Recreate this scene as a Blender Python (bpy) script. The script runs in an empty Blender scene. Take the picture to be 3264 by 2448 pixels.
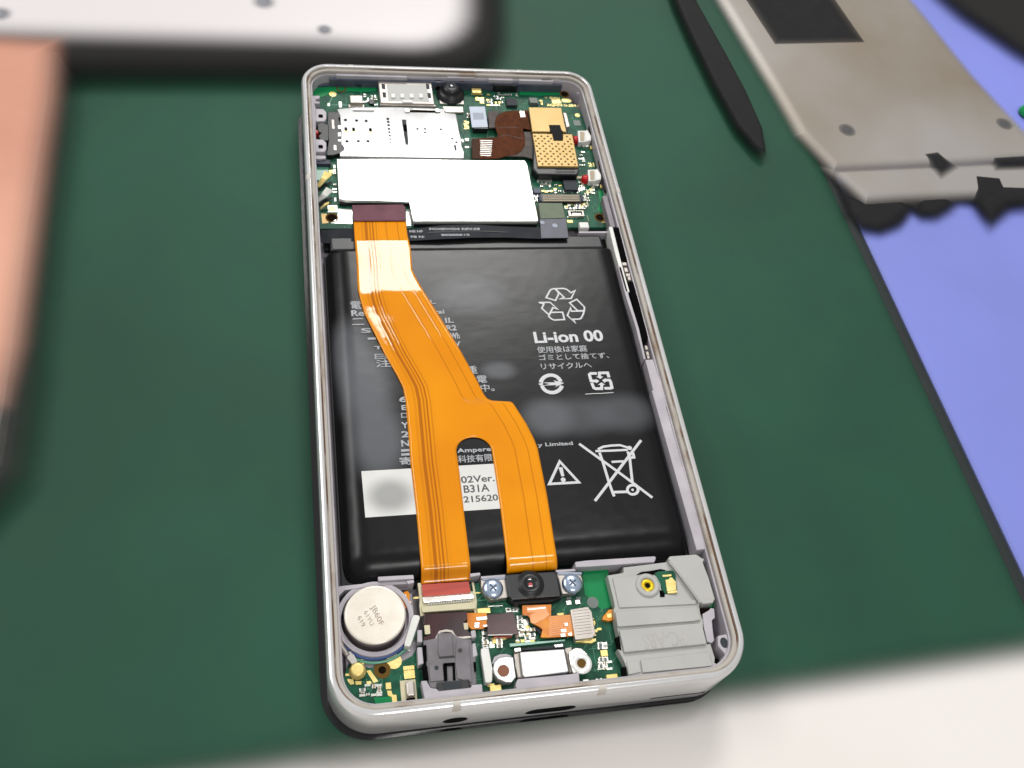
import bpy, bmesh, math, random
from mathutils import Matrix, Vector
random.seed(7)
C = bpy.context.scene
COL = C.collection
MM = 0.001
ZB = 12.2            # height of the phone's rim above the mat, mm

# ------------------------------------------------------------------ camera
# phone frame: x across (0..69), y along (0..148), z up from the rim plane, all in mm
R = ((0.9770234780112484, -0.14537136215221355, 0.15585984242521722),
     (0.04004193526043933, 0.8434618385147155, 0.5356946615283512),
     (-0.209336491886633, -0.5171453316383955, 0.82990296970743))
EYE = (-0.70970076, -33.90127614, 147.78424938)
FPX = 3000.0
cam = bpy.data.cameras.new('camera')
cam.sensor_width = 36.0
cam.lens = 36.0 * FPX / 3264.0
cam.clip_start = 0.005
cam.clip_end = 20.0
co = bpy.data.objects.new('camera', cam)
COL.objects.link(co)
mw = Matrix(R).transposed().to_4x4()
mw.translation = Vector((EYE[0] * MM, EYE[1] * MM, (EYE[2] + ZB) * MM))
co.matrix_world = mw
cam.dof.use_dof = True
cam.dof.focus_distance = 0.162
cam.dof.aperture_fstop = 36.0 * FPX / 3264.0 / 0.5
C.camera = co

# ------------------------------------------------------------------ room light and added lamps
w = bpy.data.worlds.new('World'); C.world = w; w.use_nodes = True
nt = w.node_tree; bg = nt.nodes['Background']
tc = nt.nodes.new('ShaderNodeTexCoord'); sp = nt.nodes.new('ShaderNodeSeparateXYZ')
rp = nt.nodes.new('ShaderNodeValToRGB')
nt.links.new(tc.outputs['Generated'], sp.inputs[0]); nt.links.new(sp.outputs['Z'], rp.inputs[0]); nt.links.new(rp.outputs[0], bg.inputs[0])
e = rp.color_ramp.elements
e[0].position = 0.0; e[0].color = (0.30, 0.295, 0.29, 1)
e[1].position = 0.75; e[1].color = (0.54, 0.54, 0.545, 1)
bg.inputs[1].default_value = 0.84
def lamp(name, x, y, z, sx, sy, power):
    l = bpy.data.lights.new(name, 'AREA'); l.shape = 'RECTANGLE'; l.size = sx; l.size_y = sy
    l.energy = power; l.color = (1.0, 0.985, 0.96)
    o = bpy.data.objects.new(name, l); COL.objects.link(o); o.location = (x, y, z)
    return o
lamp('overhead_lamp', 0.335, 1.50, 1.51, 0.58, 0.52, 20.0)
lamp('overhead_lamp', 0.385, 0.405, 1.51, 0.26, 0.15, 2.2)  # added panel, sized so its reflection whitens the USB shell
lamp('overhead_lamp', 0.25, -0.80, 1.51, 0.36, 0.36, 6.5)  # added behind the camera for highlights on rim and battery edge
lamp('overhead_lamp', -1.1, 0.9, 1.51, 0.60, 1.2, 14.0)  # added at the left for highlights on the rim edges
C.view_settings.view_transform = 'Standard'
C.view_settings.look = 'None'
C.view_settings.exposure = 0.0
C.view_settings.gamma = 1.0

# ------------------------------------------------------------------ measuring
K1 = 600 / 2212; K2 = 800 / 2212; K3 = 450 / 2212; K4 = 520 / 2212; K5 = 1632 / 2212
RG = {'A': (940, 180, K1), 'B': (1440, 180, K1), 'C': (940, 480, K1), 'D': (1440, 480, K1), 'E': (980, 880, K2),
      'F': (1580, 850, K1), 'G': (1580, 1250, 700 / 2212), 'H': (980, 1400, K2), 'I': (1030, 1790, K3), 'J': (1030, 2020, K3),
      'K': (1300, 1780, K3), 'L': (1500, 1780, K3), 'M': (1500, 1980, K3), 'N': (1880, 1730, K4), 'O': (1880, 1980, K4),
      'Q': (1300, 1980, K3), 'S': (0, 0, K5), 'T': (1900, 0, 1364 / 2212), 'U': (0, 1224, K5), 'V': (1632, 1224, K5), 'W': (0, 0, 3264 / 2212),
      'r': (1700, 900, 200 / 2212), 't': (1700, 1170, 280 / 2212), 'b': (1830, 1390, 270 / 2036), 'X': (0, 0, 1.0)}
def at(g, x, y, z):
    """measured point -> (x, y) mm on the plane z of the phone frame"""
    ox, oy, k = RG[g]
    a = (ox + x * k - 1632) / FPX; b = -(oy + y * k - 1224) / FPX
    d = [R[0][i] * a + R[1][i] * b - R[2][i] for i in range(3)]
    t = (z - EYE[2]) / d[2]
    return (EYE[0] + d[0] * t, EYE[1] + d[1] * t)

# ------------------------------------------------------------------ materials
def lin(c):
    return tuple(((v / 255) / 12.92 if v / 255 <= 0.04045 else ((v / 255 + 0.055) / 1.055) ** 2.4) for v in c)
MATS = {}
def mat(name, rgb, rough=0.5, metal=0.0, coat=0.0, coat_rough=0.1, var=0.12, vscale=300, bump=0.0, bscale=900, rgb2=None, spec=0.5, stretch=(1, 1, 1), rvar=0.0, contrast=(0.35, 0.65)):
    m = bpy.data.materials.new(name); m.use_nodes = True
    t = m.node_tree; p = t.nodes['Principled BSDF']
    p.inputs['Roughness'].default_value = rough; p.inputs['Metallic'].default_value = metal
    p.inputs['Coat Weight'].default_value = coat; p.inputs['Coat Roughness'].default_value = coat_rough
    p.inputs['Specular IOR Level'].default_value = spec
    c = lin(rgb); c2 = lin(rgb2) if rgb2 else tuple(v * (1 - var) for v in c); c1 = c if rgb2 else tuple(min(1, v * (1 + var * 0.6)) for v in c)
    tcn = t.nodes.new('ShaderNodeTexCoord'); mp = t.nodes.new('ShaderNodeMapping'); mp.inputs['Scale'].default_value = stretch
    t.links.new(tcn.outputs['Object'], mp.inputs[0])
    n = t.nodes.new('ShaderNodeTexNoise'); n.inputs['Scale'].default_value = vscale; n.inputs['Detail'].default_value = 5
    t.links.new(mp.outputs[0], n.inputs['Vector'])
    r = t.nodes.new('ShaderNodeValToRGB'); el = r.color_ramp.elements
    el[0].position = contrast[0]; el[0].color = (*c2, 1); el[1].position = contrast[1]; el[1].color = (*c1, 1)
    t.links.new(n.outputs['Fac'], r.inputs[0]); t.links.new(r.outputs[0], p.inputs['Base Color'])
    if rvar:
        mr = t.nodes.new('ShaderNodeMapRange'); mr.inputs[1].default_value = 0.3; mr.inputs[2].default_value = 0.7
        mr.inputs[3].default_value = max(0.02, rough - rvar); mr.inputs[4].default_value = rough + rvar
        t.links.new(n.outputs['Fac'], mr.inputs[0]); t.links.new(mr.outputs[0], p.inputs['Roughness'])
    if bump:
        n2 = t.nodes.new('ShaderNodeTexNoise'); n2.inputs['Scale'].default_value = bscale; n2.inputs['Detail'].default_value = 4
        t.links.new(mp.outputs[0], n2.inputs['Vector'])
        bn = t.nodes.new('ShaderNodeBump'); bn.inputs['Strength'].default_value = 1.0; bn.inputs['Distance'].default_value = bump * MM
        t.links.new(n2.outputs['Fac'], bn.inputs['Height']); t.links.new(bn.outputs[0], p.inputs['Normal'])
        if coat: t.links.new(bn.outputs[0], p.inputs['Coat Normal'])
    MATS[name] = m
    return m
mat('silver_rim', (228, 228, 228), 0.2, 0.4, rgb2=(214, 213, 212), vscale=60, bump=0.002, bscale=700)
mat('rim_wall', (200, 197, 190), 0.42, 0.55, rgb2=(188, 184, 176), vscale=160)
mat('adhesive_ledge', (184, 178, 170), 0.7, 0, rgb2=(146, 124, 102), vscale=110, stretch=(1, 1, 1), bump=0.02, contrast=(0.28, 0.46))
mat('glue_residue', (178, 168, 156), 0.8, 0, rgb2=(104, 74, 46), vscale=75, contrast=(0.46, 0.56), bump=0.03)
mat('antenna_resin', (206, 200, 190), 0.5)
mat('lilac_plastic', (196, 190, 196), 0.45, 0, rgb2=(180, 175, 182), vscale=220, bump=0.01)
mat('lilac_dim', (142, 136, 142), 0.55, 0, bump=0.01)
mat('slate_plastic', (92, 98, 112), 0.5, 0, rgb2=(70, 75, 92), vscale=250, bump=0.02)
mat('navy_plastic', (48, 50, 72), 0.5)
mat('board_green', (40, 98, 74), 0.34, 0, rgb2=(30, 78, 60), vscale=420, contrast=(0.42, 0.58), spec=0.12)
mat('board_bright', (22, 138, 80), 0.34, 0, var=0.08, spec=0.15)
mat('board_teal', (100, 165, 140), 0.4, 0, coat=0.5)
mat('track_green', (86, 140, 112), 0.4, spec=0.2)
mat('gold', (204, 172, 106), 0.4, 0.25, rgb2=(192, 158, 94), vscale=350, rvar=0.06)
mat('gold_pad', (246, 226, 150), 0.35, 0.5, rgb2=(230, 205, 125), vscale=700)
mat('gold_dark', (104, 78, 34), 0.6, 0.0, spec=0.1)
mat('brass_yellow', (235, 200, 40), 0.3, 0.6)
mat('shield_silver', (172, 172, 172), 0.15, 0.12, rgb2=(160, 160, 160), vscale=90, rvar=0.05, bump=0.012, bscale=120)
mat('steel', (214, 210, 204), 0.24, 0.9, rgb2=(196, 190, 184), vscale=240, bump=0.012, bscale=400)
mat('steel_warm', (196, 188, 180), 0.36, 0.55, rgb2=(178, 170, 162), vscale=260)
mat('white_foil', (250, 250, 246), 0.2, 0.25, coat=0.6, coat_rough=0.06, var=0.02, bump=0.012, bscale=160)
mat('white_plastic', (232, 232, 226), 0.35, 0, var=0.05)
mat('cream_plastic', (214, 206, 172), 0.45, 0, var=0.06)
mat('label_white', (226, 226, 222), 0.5, 0, var=0.03)
mat('label_blue', (205, 214, 228), 0.5, 0, spec=0.2, var=0.04)
mat('label_grey', (160, 168, 184), 0.5)
mat('black_plastic', (24, 24, 26), 0.35, 0, var=0.2)
mat('black_matte', (20, 20, 22), 0.6, 0, var=0.2)
mat('black_gloss', (10, 10, 12), 0.12, 0, coat=0.5)
mat('black_tape', (26, 26, 28), 0.6, spec=0.12, metal=0.0, bump=0.02, bscale=1500)
mat('chip_grey', (58, 62, 66), 0.55, spec=0.2, var=0.1, vscale=900)
mat('battery_black', (13, 14, 16), 0.26, 0, rgb2=(9, 10, 11), vscale=90, bump=0.02, bscale=260, spec=0.26, stretch=(0.5, 1.4, 1))
mat('battery_ink', (214, 216, 217), 0.5, 0, var=0.04)
mat('battery_ink_dim', (176, 178, 182), 0.5, 0, var=0.25, vscale=1500)
mat('label_ink', (84, 84, 86), 0.6)
mat('fpc_black', (46, 49, 54), 0.5, spec=0.12, metal=0, rgb2=(38, 40, 46), vscale=300)
mat('fpc_slate', (78, 80, 96), 0.4, 0, rgb2=(66, 68, 82), vscale=300)
mat('fpc_line', (26, 27, 30), 0.4)
mat('olive_stiffener', (118, 128, 108), 0.5, 0, spec=0.2, rgb2=(112, 122, 104), vscale=500, bump=0.01)
mat('brown_flex', (96, 52, 28), 0.6, 0, rgb2=(78, 42, 22), vscale=900, bump=0.02, bscale=300, spec=0.08)
mat('brown_flex_dark', (70, 44, 28), 0.5, 0, bump=0.03, bscale=300, spec=0.1)
mat('grey_flex', (98, 90, 86), 0.5, 0, spec=0.15, rgb2=(82, 76, 72), vscale=600)
mat('mauve_film', (120, 72, 84), 0.4, 0, rgb2=(98, 56, 68), vscale=200, bump=0.04, bscale=170, spec=0.12)
mat('red_stiffener', (196, 66, 42), 0.35, 0, coat=0.4, rgb2=(170, 50, 34), vscale=300, stretch=(0.3, 3, 1))
mat('maroon_film', (66, 16, 24), 0.2, 0, spec=0.3, rgb2=(40, 14, 20), vscale=160, bump=0.03, bscale=120)
mat('amber_flex', (232, 146, 0), 0.25, 0.0, spec=0.3, rgb2=(206, 110, 0), vscale=420, bump=0.05, bscale=260)
mat('pink_copper', (214, 146, 96), 0.3, 0.3, bump=0.05, bscale=260)
mat('solder', (214, 214, 206), 0.3, 0.7, var=0.15, vscale=900)
mat('capacitor_tan', (176, 160, 130), 0.45)
mat('capacitor_grey', (120, 128, 124), 0.5)
mat('hole_dark', (26, 18, 10), 0.8, spec=0.05)
mat('hole_black', (8, 8, 9), 0.8, spec=0.05)
mat('hole_brown', (140, 88, 62), 0.6)
mat('red_plastic', (200, 24, 30), 0.35)
mat('speaker_grey', (188, 188, 184), 0.42, 0, rgb2=(180, 180, 175), vscale=120, bump=0.008)
mat('speaker_groove', (172, 170, 162), 0.5)
mat('emboss', (186, 183, 176), 0.45)
mat('jack_grey', (128, 124, 128), 0.5, 0, rgb2=(108, 104, 108), vscale=300)
mat('blue_rubber', (74, 104, 176), 0.45)
mat('motor_can', (244, 238, 226), 0.28, 0.25, rgb2=(238, 228, 212), vscale=200, rvar=0.05)
mat('motor_side', (138, 128, 128), 0.3, 0.8)
mat('motor_ink', (160, 146, 134), 0.6, spec=0.1)
mat('zinc_screw', (200, 214, 232), 0.22, 0.85, rgb2=(176, 194, 220), vscale=700)
mat('lens_glass', (14, 16, 22), 0.05, 0, coat=1.0, coat_rough=0.02)
mat('red_sensor', (210, 60, 60), 0.4)  # plain red surface colour
mat('table_white', (242, 237, 232), 0.42, 0, rgb2=(228, 219, 211), vscale=8)
mat('mat_green', (41, 86, 67), 0.55, 0, rgb2=(33, 72, 55), vscale=14, rvar=0.06, spec=0.22, bump=0.05, bscale=420)
mat('binding_and_shade', (28, 36, 36), 0.7)
mat('blue_sheet', (136, 146, 232), 0.5, 0, rgb2=(128, 138, 214), vscale=14)
mat('panel_metal', (172, 167, 162), 0.4, 0.3, rgb2=(146, 134, 118), vscale=11, contrast=(0.38, 0.62))
mat('panel_dark', (34, 34, 36), 0.7, spec=0.15)
mat('salmon', (230, 170, 144), 0.35, 0.05, rgb2=(208, 146, 122), vscale=14, contrast=(0.35, 0.65))
mat('cover_edge', (78, 76, 74), 0.35, 0.5)
mat('tool_black', (30, 31, 31), 0.6, spec=0.15)
mat('bezel_black', (32, 31, 30), 0.7, 0, var=0.08, vscale=30, spec=0.2)
mat('screen_white', (232, 226, 228), 0.35, 0, rgb2=(228, 222, 222), vscale=10)
mat('screen_mark', (140, 140, 146), 0.6)
mat('green_rubber', (20, 170, 80), 0.45)

# ------------------------------------------------------------------ builders
ORG = {}
def empty(name, x, y, z=-ZB, **kw):
    o = bpy.data.objects.new(name, None); COL.objects.link(o)
    o.empty_display_size = 0.01
    o.location = (x * MM, y * MM, (z + ZB) * MM)
    ORG[o.name] = (x, y, z)
    tag(o, **kw)
    return o
def tag(o, label=None, cat=None, group=None, kind=None):
    if label: o['label'] = label
    if cat: o['category'] = cat
    if group: o['group'] = group
    if kind: o['kind'] = kind
    return o
def root_of(p):
    while p.parent is not None: p = p.parent
    return p
def link(name, me, m, parent, origin=None, smooth=False):
    o = bpy.data.objects.new(name, me); COL.objects.link(o)
    if m is not None: me.materials.append(MATS[m] if isinstance(m, str) else m)
    if smooth:
        for f in me.polygons: f.use_smooth = True
    if parent is not None: o.parent = parent
    elif origin: o.location = (origin[0] * MM, origin[1] * MM, (origin[2] + ZB) * MM)
    return o
def build(name, bm, m, parent=None, smooth=False, label=None):
    """bm holds mm coordinates of the phone frame; stored relative to the thing's own base point"""
    if parent is not None:
        org = ORG[root_of(parent).name]
    else:
        n = max(1, len(bm.verts))
        org = (sum(v.co.x for v in bm.verts) / n, sum(v.co.y for v in bm.verts) / n, min((v.co.z for v in bm.verts), default=0))
    for v in bm.verts:
        v.co = Vector(((v.co.x - org[0]) * MM, (v.co.y - org[1]) * MM, (v.co.z - org[2]) * MM))
    bmesh.ops.recalc_face_normals(bm, faces=bm.faces)
    me = bpy.data.meshes.new(name); bm.to_mesh(me); bm.free()
    o = link(name, me, m, parent, org, smooth)
    if parent is None: ORG[o.name] = org
    if label: o['label'] = label
    return o
def area2(p):
    return sum(p[i][0] * p[(i + 1) % len(p)][1] - p[(i + 1) % len(p)][0] * p[i][1] for i in range(len(p)))
def add_prism(bm, pts, z1, z0, bev=0.0, seg=2):
    if area2(pts) < 0: pts = pts[::-1]
    top = [bm.verts.new((x, y, z1)) for x, y in pts]
    if z0 is None:
        bm.faces.new(top); return
    bot = [bm.verts.new((x, y, z0)) for x, y in pts]
    ft = bm.faces.new(top); bm.faces.new(bot[::-1])
    n = len(pts)
    for i in range(n):
        bm.faces.new((top[i], bot[i], bot[(i + 1) % n], top[(i + 1) % n]))
    if bev > 0:
        ed = list(ft.edges)
        if n < 12: ed += [ee for v in top for ee in v.link_edges if ee not in ed and abs(ee.verts[0].co.z - ee.verts[1].co.z) > 1e-6]
        bmesh.ops.bevel(bm, geom=ed, offset=bev, segments=seg, affect='EDGES', profile=0.5, clamp_overlap=True)
def poly(name, g, pts, z1, z0, m, parent, bev=0.05, **k):
    bm = bmesh.new(); add_prism(bm, [at(g, x, y, z1) for x, y in pts], z1, z0, bev)
    return build(name, bm, m, parent, **k)
def rectpts(g, x0, y0, x1, y1, z):
    a = at(g, x0, y0, z); b = at(g, x1, y1, z)
    return [(a[0], b[1]), (b[0], b[1]), (b[0], a[1]), (a[0], a[1])]
def rect(name, g, x0, y0, x1, y1, z1, z0, m, parent, bev=0.06, **k):
    bm = bmesh.new(); add_prism(bm, rectpts(g, x0, y0, x1, y1, z1), z1, z0, bev)
    return build(name, bm, m, parent, **k)
def mmrect(name, x0, y0, x1, y1, z1, z0, m, parent, bev=0.06, **k):
    bm = bmesh.new(); add_prism(bm, [(x0, y0), (x1, y0), (x1, y1), (x0, y1)], z1, z0, bev)
    return build(name, bm, m, parent, **k)
def ring_pts(cx, cy, r, n=32, sy=1.0):
    return [(cx + r * math.cos(2 * math.pi * i / n), cy + r * sy * math.sin(2 * math.pi * i / n)) for i in range(n)]
def add_lathe(bm, cx, cy, prof, n=36):
    rows = []
    for r, z in prof:
        if r < 1e-6: rows.append([bm.verts.new((cx, cy, z))])
        else: rows.append([bm.verts.new((cx + r * math.cos(2 * math.pi * i / n), cy + r * math.sin(2 * math.pi * i / n), z)) for i in range(n)])
    for a, b in zip(rows, rows[1:]):
        for i in range(n):
            j = (i + 1) % n
            if len(a) == 1 and len(b) == 1: continue
            if len(a) == 1: bm.faces.new((a[0], b[i], b[j]))
            elif len(b) == 1: bm.faces.new((a[i], b[0], a[j]))
            else: bm.faces.new((a[i], b[i], b[j], a[j]))
def lathe(name, g, x, y, z, prof, m, parent, n=36, smooth=True, **k):
    cx, cy = at(g, x, y, z); bm = bmesh.new(); add_lathe(bm, cx, cy, prof, n)
    o = build(name, bm, m, parent, smooth=smooth, **k)
    return o
def disc(name, g, x, y, r, z1, z0, m, parent, n=28, **k):
    cx, cy = at(g, x, y, z1); bm = bmesh.new(); add_prism(bm, ring_pts(cx, cy, r, n), z1, z0, 0)
    return build(name, bm, m, parent, **k)
def tube_mesh(bm, pts, w, z, closed=False, flat=0.06, n=8):
    """flattened round stroke of printed ink along pts (mm)"""
    P = [Vector((x, y)) for x, y in pts]; N = len(P)
    rows = []
    for i in range(N):
        if closed: a, b = P[i - 1], P[(i + 1) % N]
        else: a, b = P[max(0, i - 1)], P[min(N - 1, i + 1)]
        d1 = (P[i] - a); d2 = (b - P[i])
        d1 = d1.normalized() if d1.length > 1e-9 else d2.normalized()
        d2 = d2.normalized() if d2.length > 1e-9 else d1
        t = (d1 + d2); t = t.normalized() if t.length > 1e-6 else d1
        nv = Vector((-t.y, t.x)); k = 1 / max(0.45, abs(nv.dot(Vector((-d1.y, d1.x)))))
        row = []
        for j in range(n):
            ang = 2 * math.pi * j / n
            q = P[i] + nv * (math.cos(ang) * w / 2 * k)
            row.append(bm.verts.new((q.x, q.y, z + math.sin(ang) * w / 2 * flat)))
        rows.append(row)
    rng = range(N if closed else N - 1)
    for i in rng:
        a, b = rows[i], rows[(i + 1) % N]
        for j in range(n):
            bm.faces.new((a[j], b[j], b[(j + 1) % n], a[(j + 1) % n]))
    if not closed:
        bm.faces.new(rows[0][::-1]); bm.faces.new(rows[-1])
def strokes(name, g, lines, w, z, m, parent, polys=(), **k):
    bm = bmesh.new()
    for i, (cl, pts) in enumerate(lines):
        tube_mesh(bm, [at(g, x, y, z) for x, y in pts], w, z + 0.004 + 0.0015 * (i % 5), cl)
    for i, pts in enumerate(polys):
        add_prism(bm, [at(g, x, y, z) for x, y in pts], z + 0.022 + 0.001 * i, z - 0.01, 0)
    return build(name, bm, m, parent, **k)
def text(name, s, g, x0, y0, x1, y1, z, m, parent, bold=0.0, turn=0, thick=0.0, strike=None):
    """flat lettering filling the box from top-left (x0,y0) to bottom-right (x1,y1)"""
    cu = bpy.data.curves.new(name, 'FONT'); cu.body = s; cu.size = 1.0; cu.offset = bold; cu.resolution_u = 3
    tmp = bpy.data.objects.new('tmp_text', cu); COL.objects.link(tmp)
    dg = bpy.context.evaluated_depsgraph_get(); dg.update()
    me = bpy.data.meshes.new_from_object(tmp.evaluated_get(dg))
    bpy.data.objects.remove(tmp)
    me.materials.clear()
    bm = bmesh.new(); bm.from_mesh(me); bpy.data.meshes.remove(me)
    if not bm.verts: bm.free(); return None
    if turn:
        a = math.radians(turn)
        for v in bm.verts:
            v.co = Vector((v.co.x * math.cos(a) - v.co.y * math.sin(a), v.co.x * math.sin(a) + v.co.y * math.cos(a), 0))
    X0 = min(v.co.x for v in bm.verts); X1 = max(v.co.x for v in bm.verts); Y0 = min(v.co.y for v in bm.verts); Y1 = max(v.co.y for v in bm.verts)
    a = at(g, x0, y0, z); b = at(g, x1, y1, z)
    sx = (b[0] - a[0]) / (X1 - X0); sy = (a[1] - b[1]) / (Y1 - Y0)
    for v in bm.verts:
        v.co = Vector((a[0] + (v.co.x - X0) * sx, b[1] + (v.co.y - Y0) * sy, z + 0.012))
    bmesh.ops.triangulate(bm, faces=bm.faces)
    if strike is None and m == 'battery_ink_dim': strike = 0.055
    if strike:
        for k in ((strike, 0), (0, strike)):
            r = bmesh.ops.duplicate(bm, geom=[f for f in bm.faces][:len(bm.faces) if k[0] else len(bm.faces) // 2])
            for v in r['geom']:
                if isinstance(v, bmesh.types.BMVert): v.co.x += k[0]; v.co.y += k[1]; v.co.z += 0.003 if k[0] else 0.0075
    if thick:
        r = bmesh.ops.extrude_face_region(bm, geom=list(bm.faces))
        for v in r['geom']:
            if isinstance(v, bmesh.types.BMVert): v.co.z += thick
    return build(name, bm, m, parent)
def rr(x0, y0, x1, y1, r, n=14, dr=(0, 0, 0, 0)):
    out = []
    for (sx_, sy_), a0, d_ in (((1, 1), 0, dr[0]), ((0, 1), 90, dr[1]), ((0, 0), 180, dr[2]), ((1, 0), 270, dr[3])):
        q = max(0.2, r + d_)
        cx = x1 - q if sx_ else x0 + q; cy = y1 - q if sy_ else y0 + q
        for i in range(n + 1):
            a = math.radians(a0 + 90 * i / n)
            out.append((cx + q * math.cos(a), cy + q * math.sin(a)))
    return out
DR = (-1.6, -1.4, -0.2, -0.2)
W, H, CR = 69.1, 148.0, 7.8
def sweep(bm, prof, closed=True, out=0.0):
    rows = []
    for ins, z in prof:
        ins -= out
        rows.append([bm.verts.new((x, y, z)) for x, y in rr(ins, ins, W - ins, H - ins, max(0.3, CR - ins), 14, DR)])
    N = len(rows[0]); M = len(rows)
    for i in range(M if closed else M - 1):
        a, b = rows[i], rows[(i + 1) % M]
        for j in range(N):
            bm.faces.new((a[j], b[j], b[(j + 1) % N], a[(j + 1) % N]))

def offset_poly(P, d):
    n = len(P); out = []
    for i in range(n):
        p = Vector(P[i]); a = (p - Vector(P[i - 1])); b = (Vector(P[(i + 1) % n]) - p)
        a = a.normalized() if a.length > 1e-6 else b.normalized(); b = b.normalized() if b.length > 1e-6 else a
        n1 = Vector((a.y, -a.x)); n2 = Vector((b.y, -b.x)); m_ = n1 + n2
        m_ = m_.normalized() if m_.length > 1e-6 else n1
        out.append(tuple(p + m_ * d / max(0.5, m_.dot(n1))))
    return out
def soft_mat(base):
    k = base + '_soft'
    if k in MATS: return MATS[k]
    m = MATS[base].copy(); m.name = k; t = m.node_tree; p = t.nodes['Principled BSDF']
    at_ = t.nodes.new('ShaderNodeAttribute'); at_.attribute_name = 'edge'
    mr = t.nodes.new('ShaderNodeMapRange'); mr.interpolation_type = 'SMOOTHERSTEP'
    t.links.new(at_.outputs['Fac'], mr.inputs[0]); t.links.new(mr.outputs[0], p.inputs['Alpha'])
    MATS[k] = m
    return m
def pillow(name, pts, z1, z0, wd, base, parent=None, **k):
    """thick slab whose fuzzy rounded rim is wd mm wide, centred on the outline pts"""
    if area2(pts) < 0: pts = pts[::-1]
    wd *= 3.0 if wd > 3 else 2.0
    # drop points closer than a hair so that insetting stays clean
    q = [p for i, p in enumerate(pts) if math.dist(p, pts[i - 1]) > wd * 0.12]
    bm = bmesh.new(); rows = []; S = 10
    for i in range(S + 1):
        t = i / S; zt = z0 + 0.05 + (z1 - z0 - 0.05) * math.sin(t * math.pi / 2)
        rows.append([bm.verts.new((x, y, zt)) for x, y in offset_poly(q, wd / 2 - wd * t)])
    n = len(q)
    for a, b in zip(rows, rows[1:]):
        for j in range(n): bm.faces.new((a[j], a[(j + 1) % n], b[(j + 1) % n], b[j]))
    bm.faces.new(rows[-1])
    o = build(name, bm, None, parent, smooth=False, **k)
    o.data.materials.append(soft_mat(base))
    at_ = o.data.attributes.new('edge', 'FLOAT', 'POINT')
    for i in range(S + 1):
        for j in range(n): at_.data[i * n + j].value = i / S
    return o

# ================================================================== SETTING
def ext(p, q, t):
    return (p[0] + (q[0] - p[0]) * t, p[1] + (q[1] - p[1]) * t)
ZM = -ZB
bm = bmesh.new(); add_prism(bm, [(-900, -500), (900, -500), (900, 1100), (-900, 1100)], ZM - 2.2, ZM - 30, 0)
tag(build('table', bm, 'table_white'), 'smooth off-white work table under the green mat', 'table', kind='structure')
e1, e2 = at('X', 2760, 797, ZM), at('X', 3264, 1874, ZM)
b1, b2 = at('X', 1033, 2402, ZM), at('X', 3264, 2062, ZM)
top_r = ext(e2, e1, 3.2)
def isect(p, q, r, s):
    d = (q[0] - p[0]) * (s[1] - r[1]) - (q[1] - p[1]) * (s[0] - r[0])
    t = ((r[0] - p[0]) * (s[1] - r[1]) - (r[1] - p[1]) * (s[0] - r[0])) / d
    return ext(p, q, t)
corner = isect(e1, e2, b1, b2)
far_l = ext(b2, b1, 2.2)
mat_o = pillow('work_mat', [corner, top_r, (far_l[0] - 30, top_r[1] + 60), far_l], ZM, ZM - 2.15, 3.6, 'mat_green')
tag(mat_o, 'dark green work mat under the opened phone', 'mat', kind='structure')
# dark strip on the mat's right edge: black border plus painted shadow
def strip(bm, p, q, wd, z1, z0, off=0.0):
    d = Vector((q[0] - p[0], q[1] - p[1])).normalized(); n = Vector((-d.y, d.x))
    a = Vector(p) + n * off; b = Vector(q) + n * off
    add_prism(bm, [tuple(a), tuple(b), tuple(b + n * wd), tuple(a + n * wd)], z1, z0, 0.5)
bd = Vector((top_r[0] - corner[0], top_r[1] - corner[1])).normalized(); bn_ = Vector((bd.y, -bd.x))
def quad_strip(p, q, n_, a, b): return [tuple(Vector(p) + n_ * a), tuple(Vector(q) + n_ * a), tuple(Vector(q) + n_ * b), tuple(Vector(p) + n_ * b)]
pillow('edge_binding_shade', quad_strip(corner, top_r, bn_, -2.0, 1.6), ZM - 0.1, ZM - 2.15, 1.5, 'binding_and_shade', mat_o)

# ================================================================== BACKGROUND THINGS
# blue-violet sheet to the right of the mat
d = Vector((top_r[0] - corner[0], top_r[1] - corner[1])).normalized(); nr = Vector((d.y, -d.x))
p0 = Vector(corner) + nr * 1.2 - d * 60; p1 = Vector(top_r) + nr * 1.2
tag(pillow('blue_mat', [tuple(p0), tuple(p0 + nr * 260), tuple(p1 + nr * 260), tuple(p1)], ZM - 1.0, ZM - 2.15, 3.0, 'blue_sheet'), 'plain periwinkle blue mat lying to the right of the green mat', 'mat')

def soft_poly(name, g, pts, z1, z0, m, parent, wd):
    return pillow(name, [at(g, x, y, z1) for x, y in pts], z1, z0, wd, m, parent)
# loose display plate, grey metal, on the blue mat
zp = ZM + 2.0
px, py = at('T', 1600, 500, zp)
dp = empty('metal_back_plate', px, py, ZM - 0.6, label='brownish grey metal phone plate with black square sticker lying on the blue mat', cat='phone part')
soft_poly('plate', 'T', [(430, -360), (1300, -360), (1660, 30), (1950, 390), (2340, 806), (1930, 838), (1235, 872), (1060, 690), (940, 480)], zp, zp - 1.3, 'panel_metal', dp, 2.9)
soft_poly('black_sticker', 'T', [(560, -330), (1010, -330), (1390, 218), (925, 228)], zp + 0.06, zp - 0.2, 'panel_dark', dp, 4.0)
soft_poly('lower_strip', 'T', [(1215, 872), (2420, 826), (2440, 985), (1950, 1005), (1620, 1020), (1400, 1035)], zp - 0.5, zp - 1.6, 'panel_metal', dp, 2.6)
soft_poly('foam_edge', 'T', [(1230, 925), (1400, 985), (1700, 985), (2000, 970), (2420, 930), (2420, 1050), (2212, 1045), (2130, 1065), (2050, 1135), (1960, 1035), (1850, 1035), (1770, 1095), (1690, 1100), (1630, 1075), (1580, 1145), (1480, 1180), (1390, 1155), (1310, 1075)], zp - 1.35, zp - 2.3, 'panel_dark', dp, 2.2)
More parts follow.
